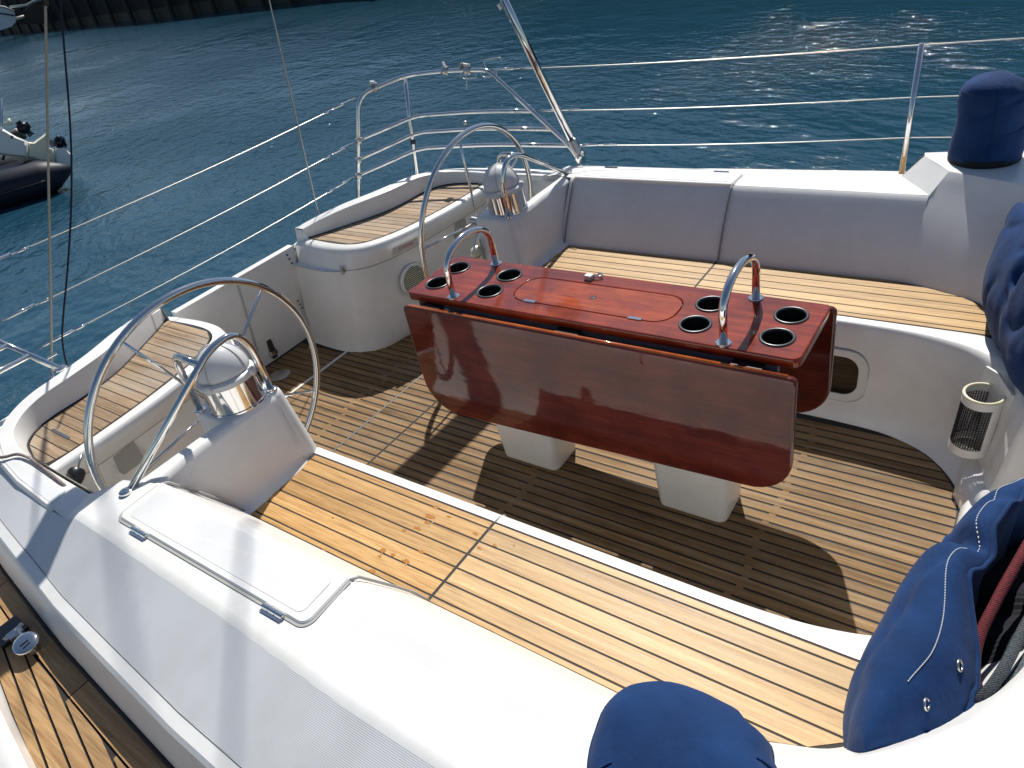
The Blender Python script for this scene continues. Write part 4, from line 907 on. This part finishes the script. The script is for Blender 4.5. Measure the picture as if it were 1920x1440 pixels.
mk('back_plate', [tuple(p) for p in bpv] + [tuple(p - wn * .008) for p in bpv], [(0, 1, 2, 3, 4), (9, 8, 7, 6, 5)] + [(i, (i + 1) % 5, (i + 1) % 5 + 5, i + 5) for i in range(5)], WHITEP, nh, 0)

# ------------------------------------------------------------------ throttle lever, deck block
tl = thing('throttle_lever', 'black throttle lever on the near quarter beside the wheel rim', 'lever', (-1.345, 1.36, .52))
mk('lever_arm', *tube([(-1.36, 1.335, .52), (-1.345, 1.35, .575), (-1.33, 1.36, .60)], [.012, .012, .014], 10), BLACK, tl, 180)
mk('knob', *lathe([(.006, -.03), (.026, -.026), (.029, -.01), (.029, .012), (.022, .022), (.004, .024)], (-1.315, 1.375, .615), 24, (.75, .35, .45)), BLACK, tl, 40)
mk('lever_rod', *tube([(-1.30, 1.39, .62), (-1.255, 1.41, .65)], .004, 8), STEEL, tl, 180)
db = thing('deck_block', 'polished round steel block on the teak side deck, lower left', 'block', (-1.755, .965, DZ))
mk('cheek', *lathe([(.003, .052), (.022, .0525), (.033, .050), (.036, .046), (.033, .041), (.02, .038)], (-1.752, .955, DZ), 36, (-.10, -.25, 1), capb=True), CHROME, db, 180)
mk('shackle', *merge(tube(fillet([(-1.75, 1.0, DZ + .03), (-1.745, 1.04, DZ + .035), (-1.74, 1.06, DZ + .01)], .02), .010, 8), box(-1.775, -1.735, 1.01, 1.045, DZ + .012, DZ + .04), tube([(-1.785, 1.04, DZ + .03), (-1.725, 1.05, DZ + .03)], .007, 8)), STEEL, db, 40)
mk('plate', *box(-1.80, -1.72, 1.05, 1.14, DZ, DZ + .012), HINGE, db, 0)
mk('slot', *box(-1.772, -1.748, .930, .934, DZ + .0545, DZ + .0575), BLACK, db, 0)
mk('swivel_base', *lathe([(.02, 0), (.015, .034)], (-1.752, .955, DZ), 16), STEEL, db, 40)

# ------------------------------------------------------------------ inflatable with tilted outboard
ib = thing('inflatable_boat', 'black inflatable boat tube cut off by the left edge', 'inflatable', (2.6, 12.2, WZ))
tip = wpt(134, 314, -.33); ax0 = wpt(82, 334, -.36); back = wpt(0, 358, -.36); dd = (back - ax0).normalized()
P = [tip, tip.lerp(ax0, .3), tip.lerp(ax0, .65), ax0, ax0 + dd * .5, ax0 + dd * 1.2, ax0 + dd * 2.4]
HYP = m_plain('black_hypalon', (.012, .016, .028), .5, 0, Specular_IOR_Level=.3)
mk('tube', *tube(P, [.04, .13, .215, .265, .27, .27, .26], 20), HYP, ib, 180)
mk('rubbing_strake', *tube([p + (CAM - p).normalized() * .285 + Vector((0, 0, -.05)) for p in P[3:]], .022, 8), BLACK, ib, 180)
P2 = [p + Vector((.35, 1.6, .0)) for p in P]; mk('tube', *tube(P2, [.04, .13, .215, .265, .27, .27, .26], 20), HYP, ib, 180)
mk('transom', *box(ax0.x - .2, ax0.x + .35, ax0.y + .15, ax0.y + 1.5, -.5, -.22), BLACK, ib, 0)
# far boats
def img(u, v, dist):
    d = (cf + cr * ((u - 960) / 1346.29) - cu_ * ((v - 720) / 1346.29)).normalized(); return CAM + d * dist
om = thing('outboard_motor', 'white outboard motor tilted up on the inflatable boat', 'outboard motor', tuple(wpt(60, 300, -.1)))
D0 = 15.0
pxm = lambda u, v: img(u, v, D0)
OBW = m_plain('outboard_white', (.80, .79, .74), .35); OBC = m_plain('outboard_cream', (.78, .73, .55), .4)
vdir = (img(60, 270, D0) - CAM).normalized()
def slab(P, th, mat, name):
    a = [pxm(u, v) - vdir * th / 2 for u, v in P]; b = [p + vdir * th for p in a]; c_ = sum(a, Vector()) / len(a)
    n = len(a); front = [c_ + (p - c_) * .82 - vdir * th * .18 for p in a]; rear = [p + vdir * th * 1.36 for p in front]
    V = [tuple(p) for p in front + a + b + rear]; F = [tuple(range(n)), tuple(range(4 * n - 1, 3 * n - 1, -1))] + grid_faces(4, n, True)
    return mk(name, V, F, mat, om, 60)
slab([(-30, 236), (7, 242), (30, 256), (52, 265), (52, 296), (20, 293), (-30, 285)], .28, OBW, 'cowling')
slab([(51, 266), (63, 267), (72, 260), (86, 250), (88, 275), (103, 281), (104, 304), (76, 303), (60, 296), (51, 296)], .16, OBC, 'leg')
slab([(104, 278), (120, 276), (132, 288), (136, 287), (138, 296), (132, 310), (118, 312), (104, 305)], .12, OBW, 'gearcase')
hubc = pxm(112, 268)
mk('propeller_hub', *lathe([(.03, -.10), (.085, -.06), (.10, 0), (.07, .08), (.01, .12)], tuple(hubc), 16, (.2, -.3, 1)), m_plain('prop_dark', (.03, .03, .045), .12, .9), om, 180)
for k, (u, v) in enumerate(((95, 269), (122, 276), (116, 258))):
    p = pxm(u, v); q = hubc; sd_ = (p - q).cross(vdir).normalized() * .06
    mk('propeller_blade', [tuple(q - sd_ * .5), tuple(p - sd_ + vdir * .05), tuple(p + (p - q) * .25), tuple(p + sd_ - vdir * .05), tuple(q + sd_ * .5)], [(0, 1, 2, 3, 4)], m_plain('prop_steel', (.3, .3, .3), .2, 1.0), om, 30)
mk('hydraulic_arm', *tube([pxm(4, 300), pxm(14, 262)], .03, 8), STEEL, om, 180); mk('tie_bar', *tube([pxm(22, 297), pxm(60, 301)], .02, 8), CREAM, om, 180)
mk('badge', *lathe([(.035, 0), (.001, .004)], tuple(pxm(22, 258) - vdir * .19), 12, tuple(-vdir)), m_plain('badge_blue', (.12, .16, .3), .4), om, 0)
om2 = thing('outboard_motor', 'dark second outboard propeller beyond the white outboard', 'outboard motor', tuple(img(44, 236, 16.3)))
p = img(44, 240, 16.3); mk('propeller_hub', *lathe([(.05, -.1), (.11, -.03), (.10, .06), (.06, .09)], tuple(p), 16, (-.1, .1, 1)), m_plain('prop_black', (.015, .015, .018), .3, .5), om2, 180)
mk('gearcase', *tube([img(40, 250, 16.4), img(25, 258, 16.5), img(-10, 262, 16.5)], [.11, .12, .14], 12), m_plain('leg_dark', (.05, .05, .045), .4), om2, 180)
for u, v in ((33, 228), (60, 254), (55, 233)): q = img(u, v, 16.25); s_ = (q - p).cross(vdir).normalized() * .055; mk('propeller_blade', [tuple(p - s_ * .4), tuple(q - s_), tuple(q + s_), tuple(p + s_ * .4)], [(0, 1, 2, 3)], m_plain('blade_grey', (.10, .10, .10), .25, .9), om2, 30)
mk('propeller_blade', *tube([img(16, 222, 16.3), img(20, 231, 16.3), img(8, 233, 16.3)], [.02, .05, .02], 8), OBC, om2, 180)
tag(mk('flag_pole', *tube([pxm(2, 290), pxm(2, 184)], .022, 8), CHROME, None, 180), 'short steel pole standing on the inflatable at the left edge', 'pole')

# white boat and dark pontoon by the quay, top left
D1 = 78.
def im1(u, v, k=0): return img(u, v, D1 + k)
wb = thing('moored_boat', 'white boat hull moored in the top left corner', 'boat', tuple(im1(0, 50)))
fr = [(-60, 20), (0, 13), (10, 16), (27, 22), (30, 40), (22, 50), (0, 57), (-60, 64)]
vd1 = (im1(0, 40) - CAM).normalized()
a = [im1(u, v) for u, v in fr]; b = [p + vd1 * 3.2 + Vector((0, 0, .0)) for p in a]; n = len(a)
mk('boat_hull', [tuple(p) for p in a + b], [tuple(range(n)), tuple(range(2 * n - 1, n - 1, -1))] + [(i, (i + 1) % n, (i + 1) % n + n, i + n) for i in range(n)], m_plain('boat_white', (.55, .60, .64), .3), wb, 30)
mk('sheer_stripe', *tube([im1(-60, 30, -.1), im1(0, 25, -.1), im1(27, 29, -.1)], .06, 6), HINGE, wb, 180)
mk('rail_strip', *tube([im1(-40, 10), im1(8, 13), im1(27, 21)], .09, 6), m_plain('cream_rail', (.5, .47, .4), .5), wb, 180)
cab = [im1(-60, -30, 1), im1(-3, -30, 1), im1(3, 12, 1), im1(-60, 16, 1)]; cb = [p + vd1 * 2 for p in cab]
mk('cabin', [tuple(p) for p in cab + cb], [(0, 1, 2, 3), (7, 6, 5, 4)] + [(i, (i + 1) % 4, (i + 1) % 4 + 4, i + 4) for i in range(4)], m_plain('boat_cabin', (.10, .10, .11), .4), wb, 0)
db2 = thing('moored_boat', 'dark boat with pale deck edge beside the white hull, top left', 'boat', tuple(im1(90, 40)))
fr = [(26, 26), (48, 18), (60, 8), (82, 2), (165, -8), (168, 22), (160, 34), (100, 44), (48, 46), (30, 44)]
a = [im1(u, v, 2) for u, v in fr]; b = [p + vd1 * 3 for p in a]; n = len(a)
mk('boat_hull', [tuple(p) for p in a + b], [tuple(range(n)), tuple(range(2 * n - 1, n - 1, -1))] + [(i, (i + 1) % n, (i + 1) % n + n, i + n) for i in range(n)], m_plain('boat_dark', (.006, .006, .008), .5), db2, 30)
mk('deck_edge', *tube([im1(18, 13, 1.5), im1(50, 10, 1.5), im1(62, 3, 1.5), im1(85, -2, 1.5)], .11, 6), m_plain('deck_grey', (.36, .42, .42), .5), db2, 180)
mk('swim_step', *tube([im1(27, 36, 1), im1(46, 31, 1)], .13, 8), m_plain('step_cream', (.55, .53, .42), .5), db2, 180)
mk('boat_canopy', *prism([(im1(60, -20, 3).x, im1(60, -20, 3).y), (im1(160, -20, 3).x, im1(160, -20, 3).y), (im1(160, -20, 7).x, im1(160, -20, 7).y), (im1(60, -20, 7).x, im1(60, -20, 7).y)], 1.2, 3.2), BLACK, db2, 0)
tag(mk('bow_fitting', *merge(tube([im1(165, 10), im1(200, 5)], .12, 8), tube([im1(168, 0), im1(168, 10)], .10, 8)), m_plain('bow_white', (.5, .5, .46), .4), None, 180), 'small pale bow platform jutting from the dark quay, top left', 'boat')
print('objects', len(bpy.data.objects))
